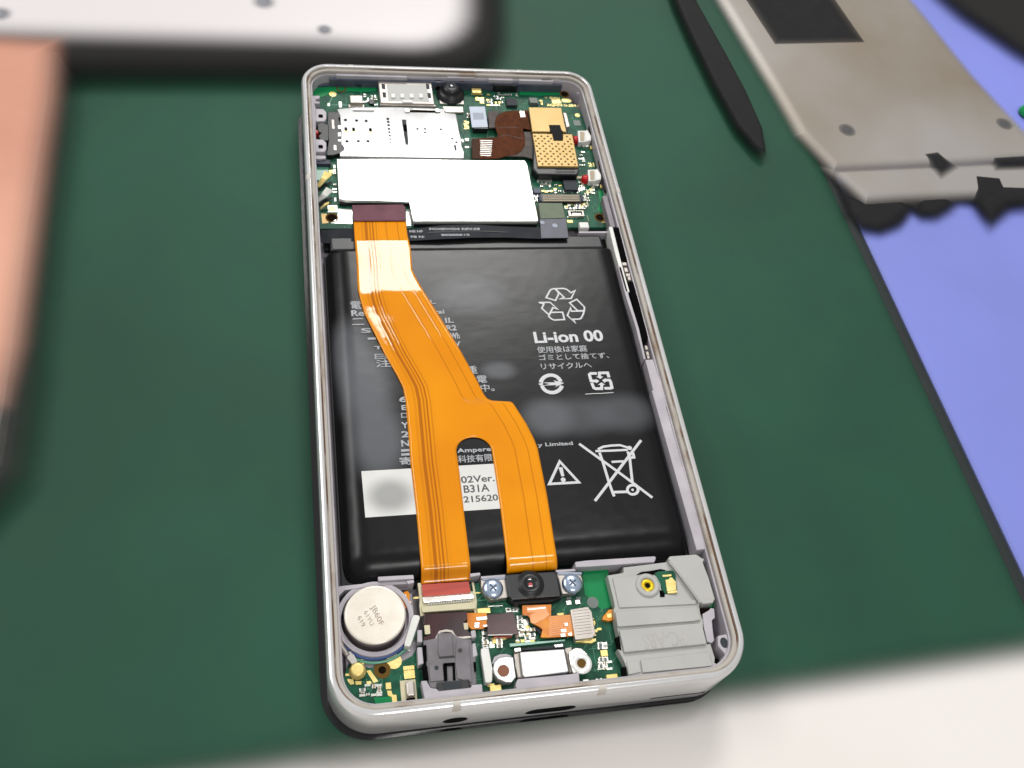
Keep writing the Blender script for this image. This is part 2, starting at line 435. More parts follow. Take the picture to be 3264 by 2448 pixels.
soft_poly('latch', 'T', [(1700, 790), (1770, 780), (1850, 850), (1790, 890)], zp + 0.35, zp - 1, 'panel_dark', dp, 2.4)
soft_poly('latch', 'T', [(2060, 810), (2420, 790), (2420, 850), (2080, 860)], zp + 0.1, zp - 1, 'panel_dark', dp, 2.4)
soft_poly('foam_tab', 'T', [(1290, 1010), (1420, 1025), (1600, 1012), (1620, 1080), (1560, 1150), (1470, 1185), (1380, 1170), (1310, 1100)], zp - 1.0, zp - 2.2, 'panel_dark', dp, 2.8)
soft_poly('foam_tab', 'T', [(1640, 1000), (1850, 985), (1850, 1060), (1760, 1110), (1690, 1105)], zp - 1.0, zp - 2.2, 'panel_dark', dp, 2.8)
soft_poly('foam_tab', 'T', [(1945, 890), (2100, 905), (2120, 950), (2420, 965), (2420, 1040), (2150, 1055), (2050, 1140), (1990, 1060), (1960, 990)], zp - 0.3, zp - 2.2, 'panel_dark', dp, 2.8)
pillow('screw_hole', ring_pts(*at('T', 1298, 672, zp), 1.7, 16), zp + 0.05, zp - 0.1, 2.2, 'label_ink', dp)
pillow('screw_hole', ring_pts(*at('T', 2110, 640, zp), 1.7, 16), zp + 0.05, zp - 0.1, 2.2, 'label_ink', dp)

# black flat-tipped prying tool
zt = ZM + 3.2
tool_pts = [at('T', x, y, zt) for x, y in ((345, -200), (410, 0), (485, 170), (612, 430), (728, 640), (825, 755), (872, 790), (886, 770), (866, 650), (782, 460), (680, 270), (590, 110), (528, 0), (448, -200))]
tag(pillow('prying_tool', tool_pts, ZM + 3.2, ZM + 0.02, 1.2, 'tool_black'), 'black tapered prying stick lying on the green mat beside the metal plate', 'tool')

# tablet with a white face, top left
zs = ZM + 5.5
px, py = at('S', 1000, 100, zs)
tb_ = empty('tablet', px, py, ZM, label='white faced tablet with thick black rounded bezel above the phone', cat='tablet')
def rounded(g, pts, z, rad, k=8):
    P = [Vector(at(g, x, y, z)) for x, y in pts]; out = []
    for i, p in enumerate(P):
        r = rad[i]
        if r <= 0: out.append(tuple(p)); continue
        a = (P[i - 1] - p).normalized(); b = (P[(i + 1) % len(P)] - p).normalized()
        for j in range(k + 1):
            t = j / k; q0 = p + a * r; q2 = p + b * r
            q = q0 * (1 - t) ** 2 + p * 2 * t * (1 - t) + q2 * t * t
            out.append((q.x, q.y))
    return out
pillow('bezel', rounded('S', [(-700, 268), (-700, -900), (2160, -900), (2170, 290)], zs, (0, 0, 0, 17)), zs, ZM + 0.05, 4.0, 'bezel_black', tb_)
pillow('white_face', rounded('S', [(-700, 118), (-700, -900), (2010, -900), (2010, 208), (1300, 170)], zs + 0.08, (0, 0, 0, 17, 0)), zs + 0.12, zs - 0.02, 4.4, 'screen_white', tb_)
for x, y, r in ((1140, 10, 1.7), (1402, 130, 1.2), (2, 62, 1.5)):
    pillow('grey_mark', ring_pts(*at('S', x, y, zs), r, 16), zs + 0.18, zs + 0.1, r * 1.5, 'screen_mark', tb_)

# salmon coloured back cover, left edge
zc = ZM + 7.0
px, py = at('S', 60, 700, zc)
cv = empty('phone_back_cover', px, py, ZM, label='salmon pink phone cover with dark metallic edge at the left side', cat='phone cover')
pillow('edge_frame', rounded('S', [(-500, 142), (262, 142), (246, 420), (160, 1000), (95, 1560), (30, 2000), (-500, 2600)], zc, (0, 4, 0, 0, 0, 0, 0)), zc, ZM + 0.05, 3.6, 'cover_edge', cv)
pillow('back_panel', rounded('S', [(-500, 142), (225, 142), (208, 420), (124, 1000), (52, 1480), (-20, 1720), (-500, 2000)], zc + 0.1, (0, 3.5, 0, 0, 0, 0, 0)), zc + 0.12, zc - 0.02, 3.6, 'salmon', cv)

# dark case in the top right corner
zk = ZM + 3
case_pts = rounded('T', [(1500, -380), (1790, -60), (1950, 75), (2212, 245), (2420, 350), (2600, -380)], zk, (0, 0, 3, 0, 0, 0))
tag(pillow('black_case', case_pts, zk, ZM - 0.95, 3.2, 'bezel_black'), 'black case corner poking in at the top right over the blue mat', 'case')
# green knob
gx, gy = at('T', 2240, 572, ZM + 0.5)
bm = bmesh.new(); add_lathe(bm, gx, gy, [(0, ZM + 2.2), (1.2, ZM + 2.0), (2.2, ZM + 1.2), (2.6, ZM), (2.6, ZM - 0.58), (0, ZM - 0.58)], 24)
tag(build('green_cap', bm, 'green_rubber', smooth=True), 'small bright green cap on the blue mat at the right picture edge', 'cap')

# ================================================================== THE PHONE
ph = empty('opened_smartphone', W / 2, H / 2, -ZB, label='opened silver smartphone showing battery, orange ribbon cable and green circuit boards', cat='smartphone')

# ---- metal frame
bm = bmesh.new()
RIM = [(1.0, -11.65), (0.35, -11.5), (0.0, -10.9), (0.0, -1.9), (0.10, -1.35), (0.02, -1.2), (0.12, -0.55), (0.40, -0.14), (0.75, 0.0), (1.05, 0.0), (1.18, -0.1), (1.2, -1.0), (1.2, -11.65)]
sweep(bm, RIM)
bmesh.ops.recalc_face_normals(bm, faces=bm.faces)
frame = build('frame', bm, 'silver_rim', ph, smooth=True)
def capsule(x0, x1, z, r, y0=-1.0, y1=2.6, n=8):
    bm = bmesh.new(); pts = []
    for cx, a0 in ((x1 - r, -90), (x0 + r, 90)):
        for i in range(n + 1):
            a = math.radians(a0 + 180 * i / n); pts.append((cx + r * math.cos(a), z + r * math.sin(a)))
    f = [bm.verts.new((x, y0, zz)) for x, zz in pts]; b = [bm.verts.new((x, y1, zz)) for x, zz in pts]
    bm.faces.new(f); bm.faces.new(b[::-1])
    for i in range(len(pts)):
        j = (i + 1) % len(pts); bm.faces.new((f[i], f[j], b[j], b[i]))
    return bm
def on_front(u, v):
    a = (u - 1632) / FPX; b = -(v - 1224) / FPX
    dd = [R[0][i] * a + R[1][i] * b - R[2][i] for i in range(3)]
    t = (0 - EYE[1]) / dd[1]
    return EYE[0] + dd[0] * t, EYE[2] + dd[2] * t
ports = []
for (u0, v0, u1, v1, r) in ((1413, 2304, 1489, 2290, 2.0), (1672, 2276, 1838, 2252, 1.8), (2070, 2228, 2246, 2208, 0.55)):
    a = on_front(u0, v0); b = on_front(u1, v1); ports.append((a[0], b[0], (a[1] + b[1]) / 2, r))
cutters = []
for x0, x1, z, r in ports:
    if x1 - x0 < 2 * r + 0.1: mx = (x0 + x1) / 2; x0, x1 = mx - r - 0.06, mx + r + 0.06
    c = build('cutter', capsule(x0, x1, z, r), 'black_matte', ph); cutters.append(c)
    md = frame.modifiers.new('cut', 'BOOLEAN'); md.operation = 'DIFFERENCE'; md.object = c; md.solver = 'EXACT'
dg = bpy.context.evaluated_depsgraph_get(); dg.update()
fm = bpy.data.meshes.new_from_object(frame.evaluated_get(dg))
frame.modifiers.clear(); frame.data = fm
for c in cutters: bpy.data.objects.remove(c)
fm.materials.clear(); fm.materials.append(MATS['silver_rim'])
for f in fm.polygons: f.use_smooth = abs(f.normal.z) < 0.999
try: fm.set_sharp_from_angle(angle=math.radians(32))
except Exception: pass
for nm, (x0, x1, z, r) in zip(('headphone_port', 'charging_port', 'speaker_slot'), ports):
    c = build(nm, capsule((x0 + x1) / 2 - max(x1 - x0, 2 * r) / 2 - 0.06, (x0 + x1) / 2 + max(x1 - x0, 2 * r) / 2 + 0.06, z, r + 0.05, 0.12, 1.15), 'hole_black', frame)
# antenna bands: thin resin slices of the same section, a hair proud
def band(side, pos, wd):
    bm = bmesh.new(); prof = [(i - 0.035, z + 0.02 if z > -0.2 else z) for i, z in RIM[3:11]] ; rows = []
    for s in (pos - wd / 2, pos + wd / 2):
        row = []
        for ins, z in prof:
            q = {'b': (s, ins), 't': (s, H - ins), 'l': (ins, s), 'r': (W - ins, s)}[side]
            row.append(bm.verts.new((q[0], q[1], z)))
        rows.append(row)
    for j in range(len(prof) - 1):
        bm.faces.new((rows[0][j], rows[0][j + 1], rows[1][j + 1], rows[1][j]))
    build('antenna_band', bm, 'antenna_resin', frame, smooth=True)
for s, u, v, wd in (('b', 1458, 2258, 1.3), ('b', 1924, 2208, 1.3), ('t', 1653, 216, 1.2), ('t', 1118, 204, 1.2)): band(s, at('X', u, v, 0)[0], wd)
for s, u, v in (('l', 967, 561), ('r', 1962, 605)): band(s, at('X', u, v, 0)[1], 1.4)

# ---- midframe: adhesive ledge, plastic wall, floor
bm = bmesh.new(); sweep(bm, [(1.22, -0.55), (1.95, -0.68), (2.08, -0.9), (2.08, -7.4), (1.22, -7.4)])
build('adhesive_ledge', bm, 'adhesive_ledge', ph)
bm = bmesh.new(); sweep(bm, [(1.2, -0.50), (1.46, -0.55), (1.46, -0.7), (1.2, -0.7)])
build('glue_residue', bm, 'glue_residue', ph)
bm = bmesh.new(); sweep(bm, [(2.1, -1.5), (2.4, -1.55), (2.45, -1.8), (2.45, -7.0), (2.1, -7.0)])
mid = build('midframe', bm, 'lilac_plastic', ph)
bm = bmesh.new(); add_prism(bm, rr(2.0, 2.0, W - 2, H - 2, 6.0), -6.6, -7.3, 0)
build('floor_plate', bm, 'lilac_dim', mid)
# black display glass showing under the frame
bm = bmesh.new(); add_prism(bm, rr(-1.1, -0.7, W - 0.4, H - 0.2, 8.2), -11.6, -12.18, 0.15)
build('display_glass', bm, 'black_gloss', ph)

# ---- top gasket and inner wall; slate colour holds the wall's shade
ZP = -4.4
mmrect('shaded_top_wall', 6.5, 144.9, 62.5, 145.8, -2.2, -6.5, 'slate_plastic', mid, 0.2)
for x0, x1 in ((8.0, 24.5), (44.0, 50.0), (51.5, 60.0)): mmrect('top_lip', x0, 145.2, x1, 145.95, -1.3, -2.3, 'lilac_plastic', mid, 0.15)
poly('corner_gasket', 'A', [(205, 330), (240, 250), (300, 215), (330, 260), (300, 300), (560, 320), (230, 345)], -3.8, -5, 'slate_plastic', mid, 0.15)
poly('corner_gasket', 'B', [(1260, 330), (1300, 280), (1330, 245), (1440, 290), (1540, 370), (1570, 520), (1540, 520), (1480, 440), (1400, 390)], -3.8, -5, 'slate_plastic', mid, 0.15)
poly('gasket_ridge', 'A', [(290, 215), (480, 190), (560, 170), (640, 215), (600, 250), (480, 255), (300, 262)], -3.3, -4.0, 'slate_plastic', mid, 0.15)
poly('gasket_ridge', 'A', [(285, 240), (470, 215), (480, 250), (300, 285)], -3.15, -4.0, 'navy_plastic', mid, 0.08)
poly('gasket_ridge', 'A', [(560, 268), (790, 300), (780, 330), (560, 295)], -3.3, -4.0, 'navy_plastic', mid, 0.08)
poly('gasket_ridge', 'B', [(160, 270), (345, 272), (345, 320), (160, 315)], -3.3, -4.0, 'navy_plastic', mid, 0.08)
poly('white_tab', 'A', [(1790, 210), (2110, 220), (2120, 255), (1790, 250)], -1.25, -3.5, 'lilac_plastic', mid, 0.1)
poly('white_tab', 'A', [(1640, 262), (1730, 262), (1715, 300), (1665, 300)], -2.2, -4, 'lilac_plastic', mid, 0.08)
poly('white_tab', 'A', [(1920, 270), (2000, 270), (1990, 305), (1930, 300)], -2.2, -4, 'lilac_plastic', mid, 0.08)
poly('white_tab', 'B', [(1500, 370), (1540, 440), (1530, 450), (1470, 430)], -2.9, -4, 'lilac_plastic', mid, 0.08)
poly('white_tab', 'B', [(1000, 235), (1290, 215), (1265, 280), (1060, 285)], -1.3, -3.5, 'lilac_plastic', mid, 0.1)

# ---- main circuit board
b0 = at('A', 195, 262, ZP); b1_ = at('D', 1905, 900, ZP)
bm = bmesh.new(); add_prism(bm, [(2.5, b1_[1]), (b1_[0] - 0.2, b1_[1]), (b1_[0] + 0.1, 130.0), (66.2, 138.6), (62.0, 145.2), (7.0, 145.2), (2.5, 141.0)], ZP, ZP - 0.8, 0.04, 1)
main = build('main_circuit_board', bm, 'board_green', ph)
def flat(name, g, pts, m, parent, z=None, up=0.02):
    z = ZP if z is None else z
    bm = bmesh.new(); add_prism(bm, [at(g, x, y, z) for x, y in pts], z + up, z - 0.02, 0)
    return build(name, bm, m, parent)
def fr(name, g, x0, y0, x1, y1, m, parent, z=None, up=0.02):
    z = ZP if z is None else z
    bm = bmesh.new(); add_prism(bm, rectpts(g, x0, y0, x1, y1, z), z + up, z - 0.02, 0)
    return build(name, bm, m, parent)
flat('copper_pour', 'A', [(215, 345), (560, 322), (950, 335), (960, 405), (780, 420), (560, 400), (400, 440), (300, 480), (215, 460)], 'board_bright', main)
flat('copper_pour', 'B', [(790, 370), (960, 370), (990, 400), (1270, 408), (1270, 445), (1050, 460), (800, 450)], 'board_bright', main)
flat('copper_pour', 'D', [(1720, 480), (1770, 460), (1800, 560), (1840, 690), (1780, 740), (1720, 700), (1740, 600)], 'board_bright', main)
flat('copper_pour', 'C', [(250, 170), (400, 175), (380, 300), (320, 350), (250, 345)], 'board_teal', main)
def ring_hole(g, x, y, r0, r1, parent, z=ZP, m='gold_dark'):
    lathe('screw_hole_ring', g, x, y, z, [(r0, z - 0.05), (r0, z + 0.05), (r1, z + 0.05), (r1 + 0.02, z - 0.05)], m, parent, 28, False)
    disc('screw_hole', g, x, y, r0, z + 0.015, z - 0.1, 'hole_dark', parent)
ring_hole('A', 545, 378, 0.85, 1.2, main)
ring_hole('B', 1325, 445, 0.9, 1.2, main)
ring_hole('C', 435, 790, 1.05, 1.35, main)
flat('gold_contact', 'C', [(310, 740), (375, 745), (370, 810), (400, 850), (320, 858)], 'gold', main)
flat('gold_contact', 'D', [(1770, 760), (1845, 740), (1870, 860), (1760, 845), (1790, 800)], 'gold', main)
ring_hole('D', 1742, 788, 1.0, 1.3, main)
disc('test_pad', 'A', 445, 440, 0.85, ZP + 0.03, ZP, 'gold_pad', main)
strokes('board_trace', 'A', [(False, [(440, 470), (400, 560)]), (False, [(400, 568), (640, 570), (700, 572)])], 0.12, ZP, 'board_teal', main)
fr('test_pad', 'A', 383, 548, 412, 580, 'solder', main)
fr('test_pad', 'A', 515, 532, 552, 598, 'solder', main)
disc('test_pad', 'B', 1476, 690, 0.6, ZP + 0.03, ZP, 'gold_pad', main)
fr('test_pad', 'B', 1425, 750, 1520, 812, 'capacitor_grey', main)
bm = bmesh.new(); a = at('B', 1285, 495, ZP); b = at('B', 1410, 540, ZP)
add_prism(bm, rr(a[0], b[1], b[0], a[1], (a[1] - b[1]) / 2 - 0.01, 6), ZP + 0.03, ZP, 0); build('test_pad', bm, 'gold_pad', main)
text('board_print', 'V 40821', 'B', 1085, 472, 1272, 500, ZP, 'gold_pad', main, 0.03)
flat('board_print', 'B', [(1170, 508), (1270, 505), (1290, 550), (1190, 555)], 'gold_pad', main)
text('board_print', 'AQH74 G-2B4-1', 'B', 1115, 556, 1500, 596, ZP, 'gold_pad', main, 0.02)
text('board_print', '21', 'D', 1598, 142, 1680, 188, ZP, 'gold_pad', main, 0.03)
# metal clip, chips
rect('metal_clip', 'A', 645, 455, 800, 545, -3.1, -4.2, 'steel_warm', main, 0.12)
rect('clip_foot', 'A', 630, 560, 815, 600, -4.0, -4.4, 'steel_warm', main, 0.05)
rect('chip', 'A', 870, 500, 935, 556, -3.9, -4.4, 'black_plastic', main, 0.04)
poly('side_clip', 'A', [(200, 460), (290, 460), (290, 492), (240, 500), (240, 530), (292, 530), (292, 552), (205, 552)], -3.0, -4.6, 'lilac_plastic', main, 0.1)
# earpiece receiver
zr = -2.5
rc = rect('earpiece_receiver', 'A', 975, 258, 1642, 560, zr, -5.0, 'steel_warm', ph, 0.2)
o = rect('receiver_recess', 'A', 1075, 318, 1580, 535, zr + 0.03, zr - 0.1, 'speaker_grey', rc, 0.02)
for x, y in ((1040, 350), (1052, 448), (1562, 352), (1580, 455)):
    rect('receiver_slot', 'A', x - 24, y - 30, x + 24, y + 32, zr + 0.05, zr - 0.1, 'chip_grey', rc, 0.01)
for x in (1155, 1262, 1372, 1482):
    rect('receiver_tooth', 'A', x - 26, 436, x + 26, 482, zr + 0.35, zr, 'white_plastic', rc, 0.06)
rect('receiver_tooth', 'A', 1262, 510, 1386, 540, zr + 0.3, zr, 'white_plastic', rc, 0.08)
rect('receiver_lip', 'A', 1000, 552, 1655, 585, zr - 0.35, -5, 'steel_warm', rc, 0.1)
# front camera
fcx = ('A', 1838, 402)
fc = rect('front_camera', 'A', 1680, 395, 1990, 560, -4.0, -5.0, 'steel_warm', ph, 0.1)
poly('camera_bracket', 'A', [(1735, 585), (1975, 590), (1980, 655), (1775, 655)], -3.9, -4.6, 'steel_warm', fc, 0.06)
for x in (1792, 1878): disc('solder_dot', 'A', x, 615, 0.32, -3.86, -4, 'solder', fc)
rect('black_foam', 'A', 1650, 285, 1700, 350, -3.2, -5, 'black_plastic', fc, 0.05)
lathe('camera_barrel', 'A', 1832, 420, -3.2, [(0, -1.5), (1.2, -1.55), (1.75, -1.75), (1.95, -2.0), (2.0, -2.9), (2.5, -3.0), (2.9, -3.3), (3.0, -3.6), (3.3, -3.7), (3.3, -4.9)], 'black_plastic', fc, 40)
lathe('lens', 'A', 1840, 335, -1.45, [(0, -1.43), (0.45, -1.44), (0.62, -1.5)], 'lens_glass', fc, 24)
lathe('lens_ring', 'A', 1840, 335, -1.45, [(0.62, -1.5), (0.7, -1.38), (0.95, -1.38), (1.05, -1.5)], 'chip_grey', fc, 30)
disc('painted_glint', 'A', 1842, 350, 0.13, -1.40, -1.44, 'white_plastic', fc, 12)  # white dot painted in as the lens glint
# SIM tray shield
zsm = -3.0
sim = poly('sim_card_shield', 'A', [(495, 618), (700, 600), (1240, 598), (1755, 615), (1760, 665), (1890, 672), (1905, 760), (1925, 880), (1945, 960), (1950, 1060), (1985, 1120), (1985, 1195), (1600, 1188), (1000, 1178), (530, 1172), (528, 1130), (585, 1105), (585, 1068), (545, 1030), (548, 900), (540, 705)], zsm, -3.9, 'shield_silver', ph, 0.1)
rect('sim_card', 'A', 500, 700, 1900, 1150, -3.92, -4.3, 'chip_grey', sim, 0.05)
for x, y in ((592, 745), (725, 752), (838, 757), (612, 996), (745, 994), (858, 995), (1848, 964), (1898, 1007), (1440, 850), (1530, 850), (1716, 856), (1530, 892)):
    disc('shield_hole', 'A', x, y, 0.36 if x < 900 else 0.26, zsm + 0.03, zsm - 0.05, 'hole_black', sim, 14)
for i, y in enumerate((733, 768, 806, 850, 888, 930, 970, 1010)):
    disc('shield_hole', 'A', 1092 + i * 4.6, y, 0.36 - 0.022 * i, zsm + 0.03, zsm - 0.05, 'hole_black', sim, 14)
for x, y in ((600, 862), (690, 866), (888, 872)):
    rect('shield_slot', 'A', x - 18, y - 30, x + 18, y + 18, zsm + 0.03, zsm - 0.05, 'hole_black', sim, 0)
    rect('spring_contact', 'A', x - 14, y + 12, x + 16, y + 26, zsm + 0.045, zsm - 0.05, 'gold_pad', sim, 0)
poly('shield_slot', 'A', [(1256, 742), (1308, 742), (1336, 1036), (1300, 1036)], zsm + 0.03, zsm - 0.05, 'chip_grey', sim, 0)
poly('shield_slot', 'A', [(1268, 800), (1314, 800), (1322, 880), (1276, 880)], zsm + 0.045, zsm - 0.05, 'hole_black', sim, 0)
rect('shield_slot', 'A', 1868, 1040, 1902, 1104, zsm + 0.03, zsm - 0.05, 'chip_grey', sim, 0)
rect('shield_tab', 'A', 680, 604, 930, 632, zsm + 0.35, zsm, 'white_foil', sim, 0.12)
rect('shield_slot', 'A', 1290, 628, 1708, 662, zsm + 0.03, zsm - 0.05, 'hole_dark', sim, 0)
for x in (1322, 1676): disc('shield_tab', 'A', x, 632, 0.55, zsm + 0.3, zsm, 'solder', sim, 16)
rect('shield_tab', 'A', 1380, 618, 1620, 630, zsm + 0.15, zsm, 'solder', sim, 0.03)
# tray ejector
ej = poly('tray_ejector', 'A', [(385, 650), (540, 650), (545, 700), (500, 720), (540, 800), (545, 1060), (585, 1075), (580, 1110), (520, 1140), (440, 1160), (372, 1160), (400, 990), (390, 780)], -3.2, -4.5, 'black_plastic', main, 0.12)
for y in (700, 1060):
    poly('ejector_plate', 'A', [(240, y - 90), (330, y - 85), (370, y - 50), (370, y + 30), (350, y + 60), (240, y + 62)], -2.6, -4.6, 'lilac_plastic', main, 0.15)
    a_ = at('A', 303, y, -2.58); bm = bmesh.new(); add_prism(bm, rr(a_[0] - .5, a_[1] - .55, a_[0] + .5, a_[1] + .55, 0.25, 4), -2.58, -2.7, 0); build('plate_hole', bm, 'hole_black', main)
poly('tray_lever', 'A', [(265, 790), (330, 770), (350, 800), (400, 800), (395, 990), (300, 985), (275, 930), (330, 900), (270, 880)], -2.7, -4.5, 'black_plastic', main, 0.12)
disc('tray_pin', 'A', 262, 880, 0.5, -2.9, -4.5, 'red_plastic', main, 14)
for y, hh in ((830, 40), (915, 45), (985, 25)):
    rect('contact_leg', 'A', 505, y - hh / 2, 545, y + hh / 2, -3.1, -4.4, 'solder', main, 0.05)
rect('contact_leg', 'A', 430, 740, 468, 850, -3.1, -4.4, 'steel_warm', main, 0.05)
rect('contact_leg', 'A', 455, 1040, 490, 1100, -3.05, -4.4, 'solder', main, 0.05)
rect('dark_block', 'A', 250, 1212, 420, 1262, -3.4, -4.5, 'navy_plastic', main, 0.1)
poly('ejector_plate', 'A', [(195, 1160), (360, 1165), (365, 1195), (300, 1205), (200, 1200)], -2.9, -4.6, 'lilac_plastic', main, 0.1)
# left inner plastic wall by the ejector
poly('side_wall', 'A', [(195, 430), (240, 600), (250, 1200), (215, 1200), (205, 600)], -2.1, -5, 'lilac_plastic', mid, 0.08)
# white main shield
zw = -2.7
ws = poly('main_shield', 'C', [(493, 98), (1200, 100), (2060, 116), (2703, 116), (2730, 160), (2860, 820), (2845, 830), (1392, 830), (1372, 720), (1350, 592), (600, 584), (518, 566)], zw, -4.3, 'white_foil', ph, 0.14)
poly('shield_rim', 'C', [(600, 586), (1352, 592), (1345, 622), (525, 615), (520, 580)], -3.4, -4.4, 'black_matte', ws, 0.05)
poly('shield_rim', 'C', [(1396, 832), (2846, 834), (2850, 868), (1400, 868)], -3.4, -4.4, 'black_matte', ws, 0.05)
# spring contacts at left of the shield
def spring(g, pts, lo, hi, m):
    P = [at(g, x, y, (lo + hi) / 2) for x, y in pts]; bm = bmesh.new(); n = len(P) // 2
    L = P[:n]; Rr = P[n:][::-1]; rows = []
    for i in range(n):
        t = i / (n - 1); z = hi + (lo - hi) * t * t
        rows.append((bm.verts.new((*L[i], z)), bm.verts.new((*Rr[i], z)), bm.verts.new((*Rr[i], z - 0.15)), bm.verts.new((*L[i], z - 0.15))))
    for a, b in zip(rows, rows[1:]):
        for j in range(4): bm.faces.new((a[j], b[j], b[(j + 1) % 4], a[(j + 1) % 4]))
    bm.faces.new(rows[0]); bm.faces.new(rows[-1][::-1])
    build('spring_contact', bm, m, main)
spring('C', [(350, 258), (310, 330), (255, 385), (290, 408), (375, 350), (440, 300)], -3.7, -2.6, 'gold_pad')
spring('C', [(370, 450), (310, 520), (245, 562), (265, 590), (385, 545), (450, 492)], -3.7, -2.6, 'solder')
spring('C', [(400, 612), (350, 625), (300, 655), (305, 675), (360, 650), (405, 630)], -3.9, -3.2, 'gold_pad')
flat('painted_shadow', 'C', [(280, 430), (330, 400), (430, 360), (440, 385), (350, 420), (290, 480), (265, 520)], 'black_matte', main)  # dark flats painted as the springs' shadows on the board
flat('painted_shadow', 'C', [(280, 620), (330, 580), (440, 540), (445, 565), (350, 610), (290, 660), (275, 700)], 'black_matte', main)
fr('test_pad', 'C', 400, 228, 470, 266, 'gold_pad', main)
fr('solder_frame', 'C', 385, 645, 500, 722, 'solder', main)
fr('solder_frame', 'C', 395, 652, 490, 715, 'board_teal', main, up=0.03)
fr('test_pad', 'C', 405, 662, 482, 708, 'gold_pad', main, up=0.04)
flat('pale_patch', 'C', [(515, 682), (672, 690), (675, 860), (540, 858), (420, 850), (500, 800), (505, 740)], 'white_foil', main)  # white patch on the board surface
flat('pale_patch', 'C', [(1306, 690), (1362, 690), (1366, 880), (1312, 880)], 'solder', main)
# upper right small parts
rect('inductor', 'B', 232, 368, 352, 425, -3.4, -4.2, 'gold_pad', main, 0.15)
rect('inductor_base', 'B', 226, 428, 362, 446, -4.1, -4.4, 'steel_warm', main, 0.03)
poly('gold_pad', 'B', [(275, 475), (378, 480), (382, 552), (330, 550), (330, 520), (280, 515)], -4.2, -4.4, 'gold_pad', main, 0.04)
rect('sensor_housing', 'B', 470, 222, 778, 345, -2.4, -5, 'black_plastic', main, 0.15)
rect('sensor_ridge', 'B', 478, 285, 690, 300, -2.2, -2.6, 'chip_grey', main, 0.04)
rect('sensor_ridge', 'B', 480, 322, 700, 335, -2.3, -2.6, 'chip_grey', main, 0.04)
rect('sensor_window', 'B', 500, 228, 560, 250, -2.36, -2.6, 'hole_black', main, 0)
rect('sensor_window', 'B', 600, 228, 660, 250, -2.36, -2.6, 'hole_black', main, 0)
rect('sensor_foot', 'B', 430, 280, 880, 352, -3.4, -5, 'black_plastic', main, 0.1)
rect('chip', 'B', 632, 485, 775, 575, -3.6, -4.4, 'chip_grey', main, 0.05)
rect('chip', 'B', 908, 482, 1015, 545, -3.4, -4.4, 'capacitor_grey', main, 0.06)
rect('chip_base', 'B', 920, 540, 1020, 562, -4.0, -4.4, 'black_plastic', main, 0.03)
rect('chip', 'B', 490, 470, 530, 510, -4.0, -4.4, 'board_green', main, 0.03)
# connector with pale label
cn = rect('camera_connector', 'B', 212, 600, 428, 850, -2.9, -4.4, 'black_plastic', main, 0.1)
poly('connector_label', 'B', [(205, 588), (388, 588), (425, 828), (238, 832)], -2.78, -2.9, 'label_blue', main, 0.03)
poly('label_code', 'B', [(245, 662), (372, 662), (380, 740), (256, 742)], -2.765, -2.8, 'label_grey', main, 0)
# camera ribbon (brown) and modules
zf = -2.8
rb = poly('camera_ribbon', 'B', [(505, 780), (520, 720), (560, 675), (620, 645), (700, 638), (900, 632), (960, 870), (835, 842), (838, 900), (862, 960), (858, 1050), (820, 1110), (760, 1150), (640, 1165), (560, 1195), (240, 1200), (232, 968), (420, 952), (532, 952), (545, 930), (520, 860)], zf, zf - 0.2, 'brown_flex', ph, 0.03)
poly('ribbon_stiffener', 'B', [(425, 640), (570, 640), (530, 700), (508, 780), (518, 832), (440, 838)], zf - 0.15, zf - 0.5, 'grey_flex', rb, 0.03)
poly('ribbon_stiffener', 'B', [(845, 885), (945, 885), (990, 1210), (860, 1175), (640, 1168), (760, 1152), (822, 1112), (860, 1050), (864, 960)], zf - 0.1, zf - 0.4, 'grey_flex', rb, 0.03)
poly('ribbon_end', 'B', [(232, 968), (318, 960), (330, 1200), (242, 1200)], zf + 0.04, zf - 0.1, 'brown_flex_dark', rb, 0.02)
strokes('ribbon_crease', 'B', [(False, [(515, 838), (660, 832), (780, 836)]), (False, [(560, 940), (640, 922), (800, 960), (850, 960)])], 0.14, zf, 'grey_flex', rb)
strokes('pale_trace', 'B', [(False, [(335, y), (480 - (y - 975) * 0.1, y + 4)]) for y in range(985, 1170, 22)], 0.16, zf, 'solder', rb)  # pale strokes; white glare on the flex put into their colour
strokes('pale_trace', 'B', [(False, [(x, 640), (x + 14, 712)]) for x in range(800, 860, 12)], 0.16, zf, 'solder', rb)
zg = -1.8
cmod = poly('rear_camera_module', 'B', [(960, 900), (1420, 900), (1500, 1330), (1480, 1390), (1010, 1385), (950, 1310)], zg - 0.5, -5.2, 'black_plastic', ph, 0.3)
poly('gold_plate', 'B', [(905, 596), (1285, 602), (1346, 884), (946, 880)], zg, zg - 0.5, 'gold', cmod, 0.08)
poly('module_side', 'B', [(890, 640), (1300, 640), (1365, 900), (950, 900)], zg - 0.5, -5.2, 'black_plastic', cmod, 0.2)
poly('gold_plate', 'B', [(950, 905), (1415, 914), (1488, 1292), (1012, 1286)], zg, zg - 0.5, 'gold', cmod, 0.08, label='dotted gold plate')
bm = bmesh.new()
q0, q1, q2, q3 = [Vector(at('B', x, y, zg)) for x, y in ((958, 918), (1410, 924), (1480, 1280), (1020, 1275))]
for r_ in range(12):
    for c_ in range(6):
        s_ = (c_ + (0.2 if r_ % 2 == 0 else 0.62)) / 6.0; t_ = (r_ + 0.6) / 12.0
        if s_ > 0.46 and s_ < 0.80 and t_ < 0.24: continue
        p = (q0 * (1 - s_) + q1 * s_) * (1 - t_) + (q3 * (1 - s_) + q2 * s_) * t_
        add_prism(bm, ring_pts(p.x, p.y, 0.27, 8), zg + 0.02, zg - 0.03, 0)
build('plate_dimple', bm, 'gold_dark', cmod)['kind'] = 'stuff'
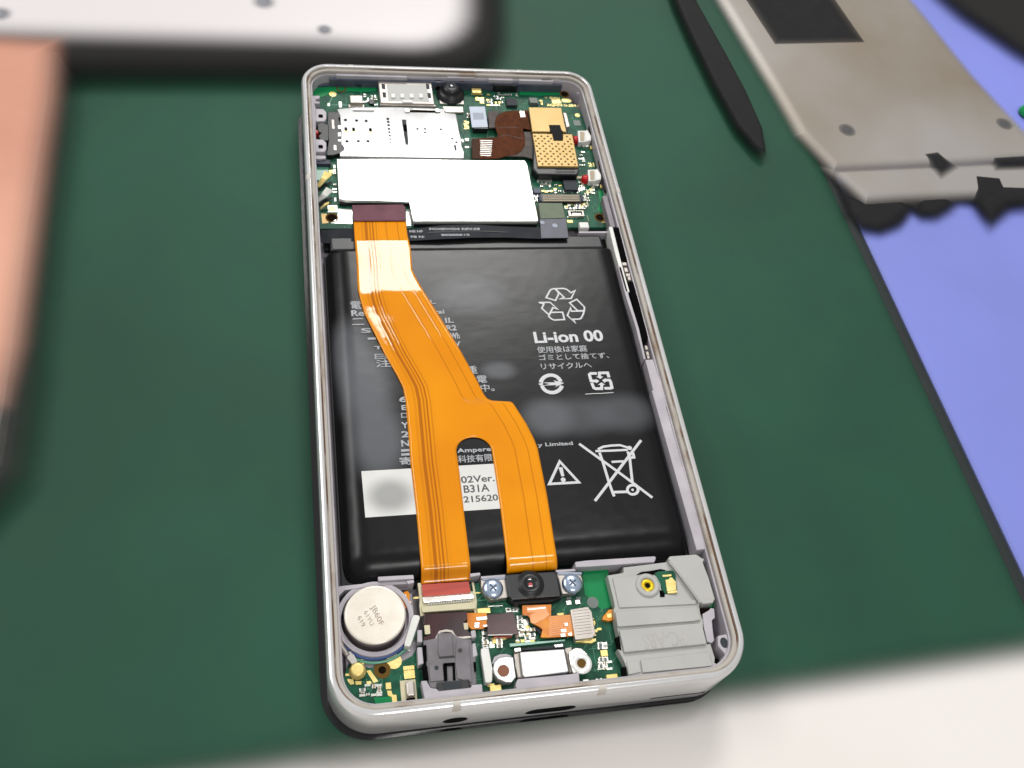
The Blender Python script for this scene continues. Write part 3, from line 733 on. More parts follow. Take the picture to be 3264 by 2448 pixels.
poly('black_tape', 'B', [(1143, 802), (1274, 804), (1288, 862), (1308, 880), (1310, 985), (1196, 985), (1180, 900), (1158, 890)], zg + 0.12, zg, 'black_tape', cmod, 0.03)
poly('module_side', 'B', [(1310, 660), (1345, 665), (1385, 820), (1350, 830)], zg - 0.3, -4, 'steel_warm', cmod, 0.05)
rect('module_foot', 'B', 1090, 1296, 1205, 1302, zg - 0.4, -4, 'gold_pad', cmod, 0)
for yy in (1320, 1350): rect('module_ridge', 'B', 1220, yy, 1450, yy + 8, zg - 0.42, zg - 0.7, 'chip_grey', cmod, 0)
# side key switches with red stripe
for dx, dy in ((0, 0), (118, 458)):
    g = 'B'
    sw = poly('side_switch', g, [(1480 + dx, 872 + dy), (1600 + dx, 868 + dy), (1602 + dx, 1002 + dy), (1490 + dx, 1006 + dy)], -2.9, -4.4, 'white_plastic', main, 0.1)
    poly('switch_core', g, [(1505 + dx, 884 + dy), (1556 + dx, 884 + dy), (1560 + dx, 992 + dy), (1512 + dx, 992 + dy)], -2.84, -3, 'capacitor_tan', main, 0.02)
    lathe('switch_button', g, 1455 + dx, 966 + dy, -3.2, [(0, -2.75), (0.55, -2.85), (0.85, -3.2), (0.95, -4.3)], 'red_plastic', main, 20)
    poly('switch_knob', g, [(1560 + dx, 880 + dy), (1590 + dx, 852 + dy), (1640 + dx, 930 + dy), (1640 + dx, 985 + dy), (1570 + dx, 1000 + dy)], -2.7, -4.4, 'white_plastic', main, 0.2)
    poly('switch_foot', g, [(1525 + dx, 1020 + dy), (1612 + dx, 1028 + dy), (1608 + dx, 1060 + dy), (1540 + dx, 1052 + dy)], -3.6, -4.4, 'solder', main, 0.08)
    rect('switch_foot', g, 1620 + dx, 1045 + dy, 1652 + dx, 1085 + dy, -3.9, -4.4, 'gold_pad', main, 0.04)
poly('side_gasket', 'B', [(1608, 820), (1630, 770), (1660, 800), (1770, 1240), (1840, 1520), (1820, 1590), (1795, 1560), (1752, 1330), (1660, 960)], -2.4, -3.2, 'black_matte', mid, 0.15)
# lower right parts of the main board
rect('chip', 'D', 1305, 345, 1485, 460, -3.5, -4.4, 'chip_grey', main, 0.06)
rect('gold_bar', 'D', 1232, 300, 1530, 325, -4.1, -4.4, 'cream_plastic', main, 0.03)
cx = rect('board_connector', 'D', 1035, 512, 1525, 600, -3.5, -4.4, 'black_plastic', main, 0.05)
for i in range(4):
    y = 519 + i * 21
    rect('contact_row', 'D', 1068 + i * 1.5, y, 1495 + i * 1.5, y + 11, -3.44, -3.6, 'capacitor_tan', main, 0.02)
rect('connector_end', 'D', 1020, 520, 1062, 590, -3.35, -4.4, 'navy_plastic', main, 0.08)
rect('connector_end', 'D', 1510, 520, 1555, 590, -3.35, -4.4, 'navy_plastic', main, 0.08)
rect('small_socket', 'D', 1362, 702, 1562, 768, -3.8, -4.4, 'steel_warm', main, 0.05)
rect('socket_slot', 'D', 1395, 712, 1535, 752, -3.77, -3.9, 'hole_dark', main, 0)
rect('socket_tongue', 'D', 1415, 734, 1520, 750, -3.7, -3.9, 'solder', main, 0.02)
rect('white_pad', 'D', 1492, 838, 1620, 905, -3.3, -4.6, 'white_plastic', main, 0.2)
rect('test_pad', 'D', 1352, 815, 1425, 846, -4.3, -4.45, 'gold_pad', main, 0.02)
for x0, y0, x1, y1 in ((1580, 600, 1610, 655), (1590, 760, 1612, 830), (1000, 690, 1030, 870), (1640, 430, 1668, 505), (1180, 318, 1225, 335)):
    rect('bus_bar', 'D', x0, y0, x1, y1, -4.25, -4.45, 'cream_plastic', main, 0.02)
rect('chip', 'D', 955, 445, 1050, 495, -3.7, -4.4, 'slate_plastic', main, 0.05)

# tiny chip components, individually placed
capm = {}
def cap_mesh(kind):
    if kind in capm: return capm[kind]
    L, Wd, Hh, body, tip = {'w': (1.0, .5, .35, 'capacitor_grey', 'solder'), 't': (1.0, .55, .45, 'capacitor_tan', 'solder'), 's': (.6, .3, .25, 'capacitor_tan', 'solder'), 'g': (.7, .45, .15, 'gold_pad', 'gold_pad'), 'b': (.8, .6, .35, 'black_plastic', 'solder'), 'p': (.9, .35, .1, 'solder', 'solder')}[kind]
    bm = bmesh.new()
    for x0, x1, gx_, mi in ((-L / 2, -L / 2 + L * .25, 0.02, 1), (-L / 2 + L * .25, L / 2 - L * .25, 0, 0), (L / 2 - L * .25, L / 2, 0.02, 1)):
        nf = len(bm.faces)
        add_prism(bm, [(x0, -Wd / 2 - gx_), (x1, -Wd / 2 - gx_), (x1, Wd / 2 + gx_), (x0, Wd / 2 + gx_)], Hh + gx_, 0, 0)
        bm.faces.ensure_lookup_table()
        for f in bm.faces[nf:]: f.material_index = mi
    for v in bm.verts: v.co *= MM
    bmesh.ops.recalc_face_normals(bm, faces=bm.faces)
    me = bpy.data.meshes.new('capacitor_' + kind); bm.to_mesh(me); bm.free()
    me.materials.append(MATS[body]); me.materials.append(MATS[tip]); capm[kind] = me
    return me
def cap(kind, g, x, y, rot, parent, z=ZP, name='chip_component'):
    X, Y = at(g, x, y, z); o = bpy.data.objects.new(name, cap_mesh(kind)); COL.objects.link(o); o.parent = parent
    og = ORG['opened_smartphone']
    o.location = ((X - og[0]) * MM, (Y - og[1]) * MM, (z - og[2]) * MM); o.rotation_euler = (0, 0, math.radians(rot))
    return o
def field(g, x0, y0, x1, y1, nx, ny, kinds, parent, z=ZP, miss=0.2, jit=6, rots=(0, 0, 90)):
    for i in range(nx):
        for j in range(ny):
            if random.random() < miss: continue
            cap(random.choice(kinds), g, x0 + (x1 - x0) * (i + .5) / nx + random.uniform(-jit, jit), y0 + (y1 - y0) * (j + .5) / ny + random.uniform(-jit, jit), random.choice(rots), parent, z)
field('A', 800, 460, 970, 590, 4, 4, 'wsp', main, miss=0.3)
field('B', 405, 440, 620, 590, 5, 5, 'swgp', main, miss=0.25)
field('B', 540, 440, 780, 480, 6, 1, 'sw', main)
field('B', 1030, 480, 1070, 570, 1, 3, 'sg', main)
field('B', 140, 760, 200, 860, 2, 4, 'g', main, miss=0.1)
field('B', 170, 640, 212, 740, 1, 4, 's', main)
field('B', 1500, 1030, 1560, 1300, 2, 7, 'sp', main, miss=0.3)
field('D', 985, 320, 1175, 440, 4, 6, 'wpsp', main, miss=0.2)
field('D', 1190, 370, 1290, 500, 2, 5, 'gsw', main, miss=0.3)
field('D', 1490, 370, 1560, 470, 2, 6, 'sp', main, miss=0.1, rots=(0,))
field('D', 1310, 470, 1500, 498, 8, 1, 'sp', main, miss=0.05, rots=(90,))
field('D', 1580, 420, 1680, 510, 3, 4, 'spg', main, miss=0.2)
field('D', 1060, 470, 1190, 500, 4, 1, 'gs', main)
field('D', 1320, 625, 1570, 700, 7, 3, 'swg', main, miss=0.2)
field('D', 950, 500, 1000, 640, 2, 5, 'sw', main, miss=0.2)
field('D', 1350, 775, 1580, 800, 5, 1, 'ps', main, miss=0.2)
field('D', 1540, 510, 1620, 600, 2, 4, 's', main, miss=0.2)
field('C', 440, 170, 500, 600, 1, 10, 'ps', main, miss=0.3)
field('A', 1950, 950, 2040, 1110, 2, 5, 'sp', main, miss=0.3)

def patched(base, name, rgb, patches):
    """copy of a material with soft grey patches where print is blurred out: (centre, radii in mm, strength)"""
    m = MATS[base].copy(); m.name = name; t = m.node_tree; p = t.nodes['Principled BSDF']
    src = p.inputs['Base Color'].links[0].from_socket
    tcn = t.nodes.new('ShaderNodeTexCoord')
    for (cx, cy), (rx, ry), k in patches:
        mp = t.nodes.new('ShaderNodeMapping'); mp.vector_type = 'POINT'
        sx_, sy_ = 1 / (rx * MM), 1 / (ry * MM)
        mp.inputs['Scale'].default_value = (sx_, sy_, 0)
        mp.inputs['Location'].default_value = (-(cx - W / 2) * MM * sx_, -(cy - H / 2) * MM * sy_, 0)
        t.links.new(tcn.outputs['Object'], mp.inputs[0])
        ln = t.nodes.new('ShaderNodeVectorMath'); ln.operation = 'LENGTH'; t.links.new(mp.outputs[0], ln.inputs[0])
        mr = t.nodes.new('ShaderNodeMapRange'); mr.interpolation_type = 'SMOOTHSTEP'
        mr.inputs[1].default_value = 1.15; mr.inputs[2].default_value = 0.35; mr.inputs[3].default_value = 0; mr.inputs[4].default_value = k
        t.links.new(ln.outputs['Value'], mr.inputs[0])
        mx = t.nodes.new('ShaderNodeMix'); mx.data_type = 'RGBA'; mx.inputs[7].default_value = (*lin(rgb), 1)
        t.links.new(mr.outputs[0], mx.inputs[0]); t.links.new(src, mx.inputs[6]); src = mx.outputs[2]
    t.links.new(src, p.inputs['Base Color'])
    MATS[name] = m
def mpt(u, v): return at('X', u, v, -2.2)
patched('battery_black', 'battery_patched', (98, 100, 104), [(mpt(1110, 1120), (5.0, 9), .75), (mpt(1165, 1230), (6.0, 11), .95), (mpt(1205, 1400), (6.0, 10), .95),
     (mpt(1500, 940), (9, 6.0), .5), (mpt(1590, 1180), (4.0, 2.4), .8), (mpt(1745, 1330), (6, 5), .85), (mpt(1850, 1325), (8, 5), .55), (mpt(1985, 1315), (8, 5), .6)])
patched('label_white', 'label_patched', (150, 150, 148), [(mpt(1245, 1580), (5, 4), .85)])

# ---- battery
zb = -2.2
BX0, BX1, BY0, BY1 = 3.1, 64.7, 22.6, 94.0
def axis(a, b, r, n):
    e_ = [0, .04, .1, .2, .35, .55, .8, 1.2, 1.7, 2.4, 3.2, 4.2]
    e_ = [v * r / 1.7 for v in e_]
    return [a + v for v in e_] + [a + e_[-1] + (b - a - 2 * e_[-1]) * i / n for i in range(1, n)] + [b - v for v in e_[::-1]]
xs = axis(BX0, BX1, 1.7, 60); ys = axis(BY0, BY1, 1.7, 70)
def prof(d, r, dep):
    if d >= r: return 0.0
    t = 1 - d / r
    return dep * (1 - math.sqrt(max(0, 1 - t * t)))
def sm(a, b, x):
    t = min(1, max(0, (x - a) / (b - a))); return t * t * (3 - 2 * t)
from mathutils import noise as mn
def bz(x, y):
    z = zb - prof(x - BX0, 1.4, 3.2) - prof(BX1 - x, 1.0, 3.2) - prof(y - BY0, 5.2, 3.9) - prof(BY1 - y, 0.8, 2.2)
    z -= 1.35 * (1 - sm(0.0, 4.8, x - BX0)) ** 1.5 + 0.5 * (1 - sm(0.0, 3.6, BX1 - x)) ** 1.5
    k = 0.02 + 0.03 * (1 - sm(30, 46, y))
    z += k * mn.noise(Vector((x * 0.55, y * 1.1, 3.1))) + 0.02 * mn.noise(Vector((x * 0.13, y * 0.13, 9)))
    return max(z, -6.5)
bm = bmesh.new()
gv = [[bm.verts.new((x, y, bz(x, y))) for x in xs] for y in ys]
for j in range(len(ys) - 1):
    for i in range(len(xs) - 1):
        bm.faces.new((gv[j][i], gv[j][i + 1], gv[j + 1][i + 1], gv[j + 1][i]))
bat = build('battery', bm, 'battery_patched', ph, smooth=True)
mmrect('battery_skirt', BX0 - 0.1, BY0 + 0.1, BX1 + 0.1, BY1, -5.0, -6.55, 'black_matte', bat, 0.1)
mmrect('battery_fold', 3.0, 21.9, 15.5, 22.9, -4.9, -6.5, 'black_tape', bat, 0.2)
mmrect('terminal_cover', 4.4, 94.2, 63.0, 98.0, -3.4, -6.5, 'black_plastic', bat, 0.5)
mmrect('terminal_cover', 3.2, 96.2, 66.0, 99.6, -5.4, -6.5, 'black_matte', bat, 0.2)
zi = zb + 0.075
I1, I2 = 'battery_ink', 'battery_ink_dim'
# recycling arrows
strokes('recycling_mark', 'r', [
    (False, [(790, 225), (700, 228), (610, 262), (575, 310), (450, 540), (780, 640), (900, 400), (850, 320), (770, 240)]),
    (False, [(790, 225), (1060, 214), (1170, 245), (1330, 368), (1470, 290), (1330, 570), (940, 588), (1085, 530), (920, 370), (780, 235)]),
    (True, [(1280, 722), (1530, 600), (1800, 870), (1800, 960), (1760, 1005), (1560, 1000)]),
    (False, [(1800, 960), (1760, 1120), (1680, 1270), (1600, 1300), (1400, 1300), (1480, 1430), (1200, 1170), (1310, 900), (1340, 1020), (1760, 1010)]),
    (False, [(190, 712), (590, 708), (860, 950), (690, 890), (560, 1150), (420, 1030), (300, 920), (370, 760), (190, 712)]),
    (False, [(560, 1150), (600, 1060), (1030, 1052), (1100, 1310), (740, 1330), (640, 1290), (520, 1180)])],
    0.36, zi, I1, bat)
text('chemistry_print', 'Li-ion 00', 'F', 436, 765, 1275, 876, zi, I1, bat, 0.03)
text('japanese_print', '\u4f7f\u7528\u5f8c\u306f\u5bb6\u5ead', 'F', 478, 942, 1080, 997, zi, I2, bat, 0.0)
text('japanese_print', '\u30b4\u30df\u3068\u3057\u3066\u6368\u3066\u305a\u3001', 'F', 500, 1036, 1335, 1076, zi, I2, bat, 0.0)
text('japanese_print', '\u30ea\u30b5\u30a4\u30af\u30eb\u3078', 'F', 525, 1141, 1130, 1188, zi, I2, bat, 0.0)
def arc(cx, cy, rx, ry, a0, a1, n=18):
    return [(cx + rx * math.cos(math.radians(a0 + (a1 - a0) * i / n)), cy + ry * math.sin(math.radians(a0 + (a1 - a0) * i / n))) for i in range(n + 1)]
strokes('safety_mark', 't', [(False, arc(440, 425, 255, 222, 188, 345)), (False, arc(470, 425, 255, 218, 12, 170))], 0.78, zi, I1, bat,
        polys=[[(210, 392), (560, 385), (505, 335), (640, 365), (775, 405), (650, 460), (545, 505), (590, 455), (250, 466), (420, 425)], [(130, 420), (230, 402), (250, 430), (225, 458), (150, 455)]])
strokes('battery_recycling_mark', 't', [
    (False, [(1600, 160), (1450, 160), (1412, 190), (1455, 350), (1580, 352)]), (False, [(1665, 240), (1665, 150), (1870, 145), (1905, 260)]),
    (False, [(1780, 330), (1920, 330), (1945, 370), (1980, 520), (1940, 535), (1790, 535)]), (False, [(1470, 400), (1520, 520), (1560, 545), (1720, 545), (1722, 440)])],
    0.62, zi, I1, bat, polys=[[(1570, 300), (1660, 350), (1600, 405), (1570, 385)], [(1575, 240), (1765, 240), (1690, 300)], [(1820, 280), (1730, 330), (1790, 395), (1830, 370)], [(1620, 450), (1715, 385), (1810, 445)]])
strokes('print_fragment', 't', [(False, [(1310, 682), (1500, 668), (1700, 664), (1880, 650), (2020, 640)])], 0.16, zi, I1, bat)
text('maker_print', 'y Limited', 'G', 420, 516, 780, 543, zi, I2, bat, 0.012)
strokes('warning_triangle', 'G', [(True, [(645, 698), (540, 925), (838, 908)])], 0.5, zi, I1, bat,
        polys=[[(632, 758), (672, 756), (692, 845), (662, 850)]])
disc('warning_dot', 'G', 680, 882, 0.46, zi + 0.02, zi - 0.01, I1, bat, 16)
strokes('crossed_bin_mark', 'b', [
    (False, [(120, 185), (640, 560), (1035, 845), (1420, 1130), (1880, 1480)]), (False, [(1610, 100), (1380, 400), (1040, 850), (830, 1130), (500, 1560)]),
    (False, [(610, 395), (690, 620), (840, 1120), (930, 1370), (965, 1450)]), (False, [(1290, 370), (1340, 560), (1400, 1120)]),
    (True, arc(1410, 1290, 130, 112, 0, 342, 18)), (False, [(1290, 430), (1420, 425), (1440, 510), (1300, 525)]), (False, [(920, 1350), (1300, 1338)])],
    0.52, zi, I1, bat)
strokes('crossed_bin_lid', 'b', [
    (False, [(510, 362), (900, 350), (1290, 330)]), (False, [(570, 320), (700, 255), (900, 228), (1100, 218), (1250, 262), (1340, 290)]), (False, [(900, 622), (1190, 605)])],
    0.46, zi, I1, bat)
disc('bin_wheel_hub', 'b', 1405, 1292, 0.26, zi + 0.02, zi - 0.01, I1, bat, 14)
disc('bin_hinge', 'b', 1335, 285, 0.45, zi + 0.03, zi - 0.01, I1, bat, 14)
# white inspection label
zl = zb + 0.07
lb = poly('inspection_label', 'H', [(475, 282), (1655, 215), (1710, 610), (510, 690)], zl, zb - 0.08, 'label_patched', bat, 0)
text('label_print', '02Ver.1', 'H', 1348, 328, 1690, 368, zl, 'label_ink', bat, 0.02)
text('label_print', 'B31A', 'H', 1372, 407, 1608, 460, zl, 'label_ink', bat, 0.02)
text('label_print', '2156203', 'H', 1372, 503, 1730, 537, zl, 'label_ink', bat, 0.02)
text('maker_print', 'Ampere', 'H', 1318, 84, 1620, 116, zi, I2, bat, 0.01)
text('maker_print', '\u79d1\u6280\u6709\u9650', 'H', 1322, 146, 1632, 192, zi, I2, bat, 0.0)
# fragments of small print on either side of the ribbon
for s, x0, y0, x1, y1 in (('\u96fb', 378, 226, 474, 292), ('Re', 384, 304, 500, 352), ('\u4e8c', 388, 376, 500, 430), ('S', 470, 462, 560, 500), ('I', 530, 545, 600, 560), ('T', 585, 620, 660, 645), ('\u65e5', 590, 690, 700, 730), ('\u6ce8', 600, 740, 740, 800),
                         ('6', 806, 1065, 880, 1110), ('E', 826, 1140, 880, 1180), ('\u53e3', 824, 1210, 880, 1250), ('Y', 824, 1290, 892, 1340), ('2', 824, 1370, 896, 1420), ('N', 824, 1450, 900, 1500), ('=', 824, 1530, 900, 1580), ('\u5bc4', 808, 1600, 930, 1660)):
    text('small_print', s, 'E', x0, y0, x1, y1, zi, I2, bat, 0.0 if ord(s[0]) > 255 else 0.015)
for s, x0, y0, x1, y1 in (('L', 1075, 214, 1130, 246), ('tal', 1120, 300, 1205, 332), ('IL', 1210, 370, 1290, 412), ('R2', 1220, 436, 1315, 480), ('Wh', 1255, 502, 1342, 552), ('V', 1290, 578, 1350, 620), ('\u91cd', 1410, 795, 1500, 860), ('\u96fb', 1490, 880, 1585, 940), ('\u4e2d\u3002', 1520, 955, 1650, 1015)):
    text('small_print', s, 'E', x0, y0, x1, y1, zi, I2, bat, 0.0 if ord(s[0]) > 255 else 0.015)

# ---- battery cable (black) crossing above the battery
def ribbon_strip(name, Lp, Rp, m, parent, th=0.12, nrm=None):
    bm = bmesh.new(); rows = []
    for a, b in zip(Lp, Rp):
        rows.append([bm.verts.new(a), bm.verts.new(b), bm.verts.new((b[0], b[1], b[2] - th)), bm.verts.new((a[0], a[1], a[2] - th))])
    for a, b in zip(rows, rows[1:]):
        for j in range(4): bm.faces.new((a[j], b[j], b[(j + 1) % 4], a[(j + 1) % 4]))
    bm.faces.new(rows[0]); bm.faces.new(rows[-1][::-1])
    return build(name, bm, m, parent)
zc_ = -2.6
def p3(g, x, y, z): q = at(g, x, y, z); return (q[0], q[1], z)
tops = [('C', 305, 935), ('C', 500, 925), ('C', 700, 915), ('C', 1320, 930), ('C', 1700, 880), ('C', 2100, 868), ('D', 600, 890), ('D', 1040, 905), ('D', 1340, 905)]
bots = [('C', 320, 1085), ('C', 500, 1095), ('C', 700, 1060), ('C', 1345, 1060), ('C', 1700, 1040), ('C', 2100, 1022), ('D', 600, 1020), ('D', 1050, 1035), ('D', 1372, 1032)]
zz = [-4.2, -3.8, -3.3, -2.75, -2.42, -2.4, -2.5, -2.6, -2.6]
bc = ribbon_strip('battery_cable', [p3(*t, z) for t, z in zip(tops, zz)], [p3(*t, z) for t, z in zip(bots, zz)], 'fpc_black', ph)
strokes('cable_line', 'C', [(False, [(1560, 965), (1700, 955), (2100, 942), (2500, 958)])], 0.18, -2.36, 'fpc_line', bc)
poly('cable_tab', 'D', [(1035, 800), (1340, 795), (1375, 1025), (1050, 1028)], -2.5, -2.75, 'fpc_slate', bc, 0.05)
for x, y, r in ((1065, 845, 0.5), (1212, 880, 0.6)): disc('rivet', 'D', x, y, r, -2.42, -2.6, 'label_grey', bc, 16)
poly('cable_plug', 'D', [(1018, 612), (1298, 615), (1335, 790), (1045, 798)], -2.35, -4.3, 'olive_stiffener', bc, 0.07)
text('cable_print', 'HE HF', 'C', 1345, 938, 1502, 962, -2.60, 'battery_ink_dim', bc, 0.02)
text('cable_print', 'FOXSWD4 REV.03', 'C', 1578, 912, 2172, 932, -2.36, 'battery_ink_dim', bc, 0.02)
text('cable_print', 'FB N6', 'C', 1360, 1003, 1545, 1025, -2.60, 'battery_ink_dim', bc, 0.02)
text('cable_print', '20200612', 'C', 1715, 982, 2055, 1000, -2.36, 'battery_ink_dim', bc, 0.02)

# ---- orange ribbon cable
zo = zb + 0.22
Lm = [('X', 1122, 655, -2.6), ('C', 690, 825, -2.5), ('C', 700, 1020, -2.1), ('C', 728, 1350, zo), ('C', 740, 1640, zo), ('E', 440, 60, zo), ('E', 470, 230, zo), ('E', 500, 330, zo), ('E', 560, 450, zo), ('E', 680, 690, zo), ('E', 790, 880, zo), ('E', 840, 980, zo), ('E', 865, 1100, zo), ('E', 890, 1400, zo), ('E', 910, 1659, zo),
      ('H', 935, 430, zo), ('H', 960, 650, zo), ('H', 990, 1000, zo)]
Rm = [('C', 1300, 640, -2.6), ('C', 1305, 820, -2.5), ('C', 1325, 1000, -2.1), ('C', 1362, 1150, zo), ('C', 1380, 1400, zo), ('E', 965, 30, zo), ('E', 1020, 125, zo), ('E', 1150, 330, zo), ('E', 1340, 640, zo), ('E', 1500, 930, zo), ('E', 1560, 1050, zo), ('E', 1590, 1085, zo), ('E', 1635, 1100, zo), ('E', 1700, 1102, zo), ('E', 1790, 1104, zo), ('E', 1815, 1122, zo), ('E', 1930, 1300, zo), ('E', 2000, 1440, zo), ('E', 2030, 1520, zo),
      ('G', 520, 1050, zo), ('G', 590, 1500, zo), ('G', 603, 1580, zo)]
SL = [('E', 1308, 1520, zo), ('H', 1315, 120, zo), ('H', 1340, 300, zo), ('H', 1380, 650, zo), ('H', 1420, 980, zo)]
SR = [('E', 1622, 1520, zo), ('H', 1628, 120, zo), ('H', 1660, 330, zo), ('H', 1700, 600, zo), ('H', 1745, 980, zo)]
def curve_of(pts):
    q = sorted([(at(g, x, y, z)[1], at(g, x, y, z)[0]) for g, x, y, z in pts])
    return q
def ev(q, y):
    if y <= q[0][0]:
        s = (q[1][1] - q[0][1]) / (q[1][0] - q[0][0]); s = max(-0.06, min(0.06, s)); return q[0][1] + s * (y - q[0][0])
    for (ya, xa), (yb_, xb) in zip(q, q[1:]):
        if y <= yb_: return xa + (xb - xa) * (y - ya) / max(1e-6, yb_ - ya)
    return q[-1][1]
qL, qR, qSL, qSR = map(curve_of, (Lm, Rm, SL, SR))
ytop = at('X', 1122, 700, -2.5)[1]
slot_top = at('E', 1460, 1420, zo)[1]
sr = (qSR[-1][1] - qSL[-1][1]) / 2; sc = (qSR[-1][1] + qSL[-1][1]) / 2; sy = slot_top - sr * 0.92
def slotL(y):
    if y > sy: return sc - sr * math.sqrt(max(0, 1 - ((y - sy) / (slot_top - sy)) ** 2))
    return ev(qSL, y)
def slotR(y):
    if y > sy: return sc + sr * math.sqrt(max(0, 1 - ((y - sy) / (slot_top - sy)) ** 2))
    return ev(qSR, y)
yend = at('X', 1343, 1862, -3.7)[1]
def zof(y, leg):
    e0 = BY0 + 1.75
    z = zo
    lift = 0.0
    if y > 95:                                        # drops to the board connector past the battery cable
        z = zo - 0.8 * max(0.0, (y - 95.6) / 5.6) * sm(95.0, 96.6, y)
    z += lift + 0.05 * math.exp(-((y - 82.5) / 2.6) ** 2)
    if y < e0:
        if leg == 0: z = zo - 0.28 * (1 - math.sqrt(max(0, 1 - min(1, (e0 - y) / 1.6) ** 2))) - 1.45 * sm(0.4, e0 - yend, e0 - y)
        else: z = zo - 2.4 * (1 - math.sqrt(max(0, 1 - min(1, (e0 - y) / 2.6) ** 2)))
    return z
bm = bmesh.new(); uvl = bm.loops.layers.uv.new('UVMap'); 
def sheet(y0, y1, fl, fr_, nc, leg, step=0.45):
    n = max(2, int((y1 - y0) / step)); prev = None
    for i in range(n + 1):
        y = y0 + (y1 - y0) * i / n; a = fl(y); b = fr_(y)
        row = []
        for j in range(nc + 1):
            x = a + (b - a) * j / nc
            curl = 0.10 * (1 - sm(0, 3.0, x - ev(qL, y))) * sm(60, 68, y) * (1 - sm(84, 88, y))
            row.append((bm.verts.new((x, y, zof(y, leg) + curl)), (x - ev(qL, y), ev(qR, y) - x)))
        if prev:
            for j in range(nc):
                vs = (prev[j], prev[j + 1], row[j + 1], row[j])
                f = bm.faces.new([v[0] for v in vs])
                for lp, v in zip(f.loops, vs): lp[uvl].uv = (v[1][0] / 40.0, v[1][1] / 40.0)
        prev = row
fm_ = (sc - ev(qL, slot_top)) / (ev(qR, slot_top) - ev(qL, slot_top))
def midx(y): return ev(qL, y) + (ev(qR, y) - ev(qL, y)) * fm_
sheet(slot_top, ytop, lambda y: ev(qL, y), midx, 14, 0); sheet(slot_top, ytop, midx, lambda y: ev(qR, y), 14, 0)
sheet(sy, slot_top, lambda y: ev(qL, y), slotL, 14, 0, 0.12); sheet(sy, slot_top, slotR, lambda y: ev(qR, y), 14, 0, 0.12)
sheet(yend, sy, lambda y: ev(qL, y), slotL, 14, 0, 0.3)
yend2 = BY0 - 0.55
sheet(yend2, sy, slotR, lambda y: ev(qR, y), 14, 1, 0.3)
bmesh.ops.remove_doubles(bm, verts=bm.verts, dist=0.01)
# material with copper traces running parallel to either edge
m = bpy.data.materials.new('orange_flex'); m.use_nodes = True; t = m.node_tree; p = t.nodes['Principled BSDF']
uv = t.nodes.new('ShaderNodeUVMap'); uv.uv_map = 'UVMap'; sx = t.nodes.new('ShaderNodeSeparateXYZ'); t.links.new(uv.outputs[0], sx.inputs[0])
def mth(op, a, b=None, c=None):
    n = t.nodes.new('ShaderNodeMath'); n.operation = op
    for i, v in enumerate((a, b, c)):
        if v is None: continue
        if isinstance(v, (int, float)): n.inputs[i].default_value = v
        else: t.links.new(v, n.inputs[i])
    return n.outputs[0]
dl = mth('MULTIPLY', sx.outputs[0], 40.0); dr = mth('MULTIPLY', sx.outputs[1], 40.0)
def line(src, pos, wd, amt):
    d_ = mth('ABSOLUTE', mth('SUBTRACT', src, pos)); k = mth('SUBTRACT', 1.0, mth('DIVIDE', d_, wd))
    k = mth('MINIMUM', mth('MAXIMUM', mth('MULTIPLY', k, 2.0), 0.0), 1.0)
    return mth('MULTIPLY', k, amt)
acc = None
for src, pos, wd, amt in ((dl, 2.5, 0.42, .8), (dl, 3.3, 0.2, .7), (dl, 3.9, 0.2, .85), (dl, 1.7, 0.35, .25), (dl, 4.6, 0.18, .45), (dr, 1.9, 0.16, .5), (dr, 4.3, 0.16, .5), (dr, 0.06, 0.10, .3), (dl, 0.06, 0.10, .3)):
    l_ = line(src, pos, wd, amt); acc = l_ if acc is None else mth('MAXIMUM', acc, l_)
fine = mth('MULTIPLY', mth('MAXIMUM', mth('SINE', mth('MULTIPLY', dl, 23.0)), 0.0), 0.16)
fine = mth('MULTIPLY', fine, mth('LESS_THAN', dl, 5.4))
acc = mth('MAXIMUM', acc, fine)
fine2 = mth('MULTIPLY', mth('MAXIMUM', mth('SINE', mth('MULTIPLY', dr, 11.0)), 0.0), 0.06)
acc = mth('MAXIMUM', acc, fine2)
mx = t.nodes.new('ShaderNodeMix'); mx.data_type = 'RGBA'
nc_ = t.nodes.new('ShaderNodeTexNoise'); nc_.inputs['Scale'].default_value = 60; nc_.inputs['Detail'].default_value = 2; tc2 = t.nodes.new('ShaderNodeTexCoord'); t.links.new(tc2.outputs['Object'], nc_.inputs[0])
cr_ = t.nodes.new('ShaderNodeValToRGB'); cr_.color_ramp.elements[0].position = 0.35; cr_.color_ramp.elements[0].color = (*lin((236, 144, 0)), 1)
cr_.color_ramp.elements[1].position = 0.65; cr_.color_ramp.elements[1].color = (*lin((248, 158, 2)), 1)
t.links.new(nc_.outputs['Fac'], cr_.inputs[0]); t.links.new(cr_.outputs[0], mx.inputs[6]); mx.inputs[7].default_value = (*lin((170, 90, 0)), 1)
t.links.new(acc, mx.inputs[0]); t.links.new(mx.outputs[2], p.inputs['Base Color'])
p.inputs['Roughness'].default_value = 0.5; p.inputs['Specular IOR Level'].default_value = 0.0; p.inputs['Coat Weight'].default_value = 0.85; p.inputs['Coat Roughness'].default_value = 0.035
tcn = t.nodes.new('ShaderNodeTexCoord'); n2 = t.nodes.new('ShaderNodeTexNoise'); n2.inputs['Scale'].default_value = 75; n2.inputs['Detail'].default_value = 3
t.links.new(tcn.outputs['Object'], n2.inputs[0])
hh_ = mth('ADD', mth('MULTIPLY', n2.outputs['Fac'], 1.0), mth('MULTIPLY', acc, -0.08))
bn = t.nodes.new('ShaderNodeBump'); bn.inputs['Strength'].default_value = 1; bn.inputs['Distance'].default_value = 0.0001
t.links.new(hh_, bn.inputs['Height']); t.links.new(bn.outputs[0], p.inputs['Normal']); t.links.new(bn.outputs[0], p.inputs['Coat Normal'])
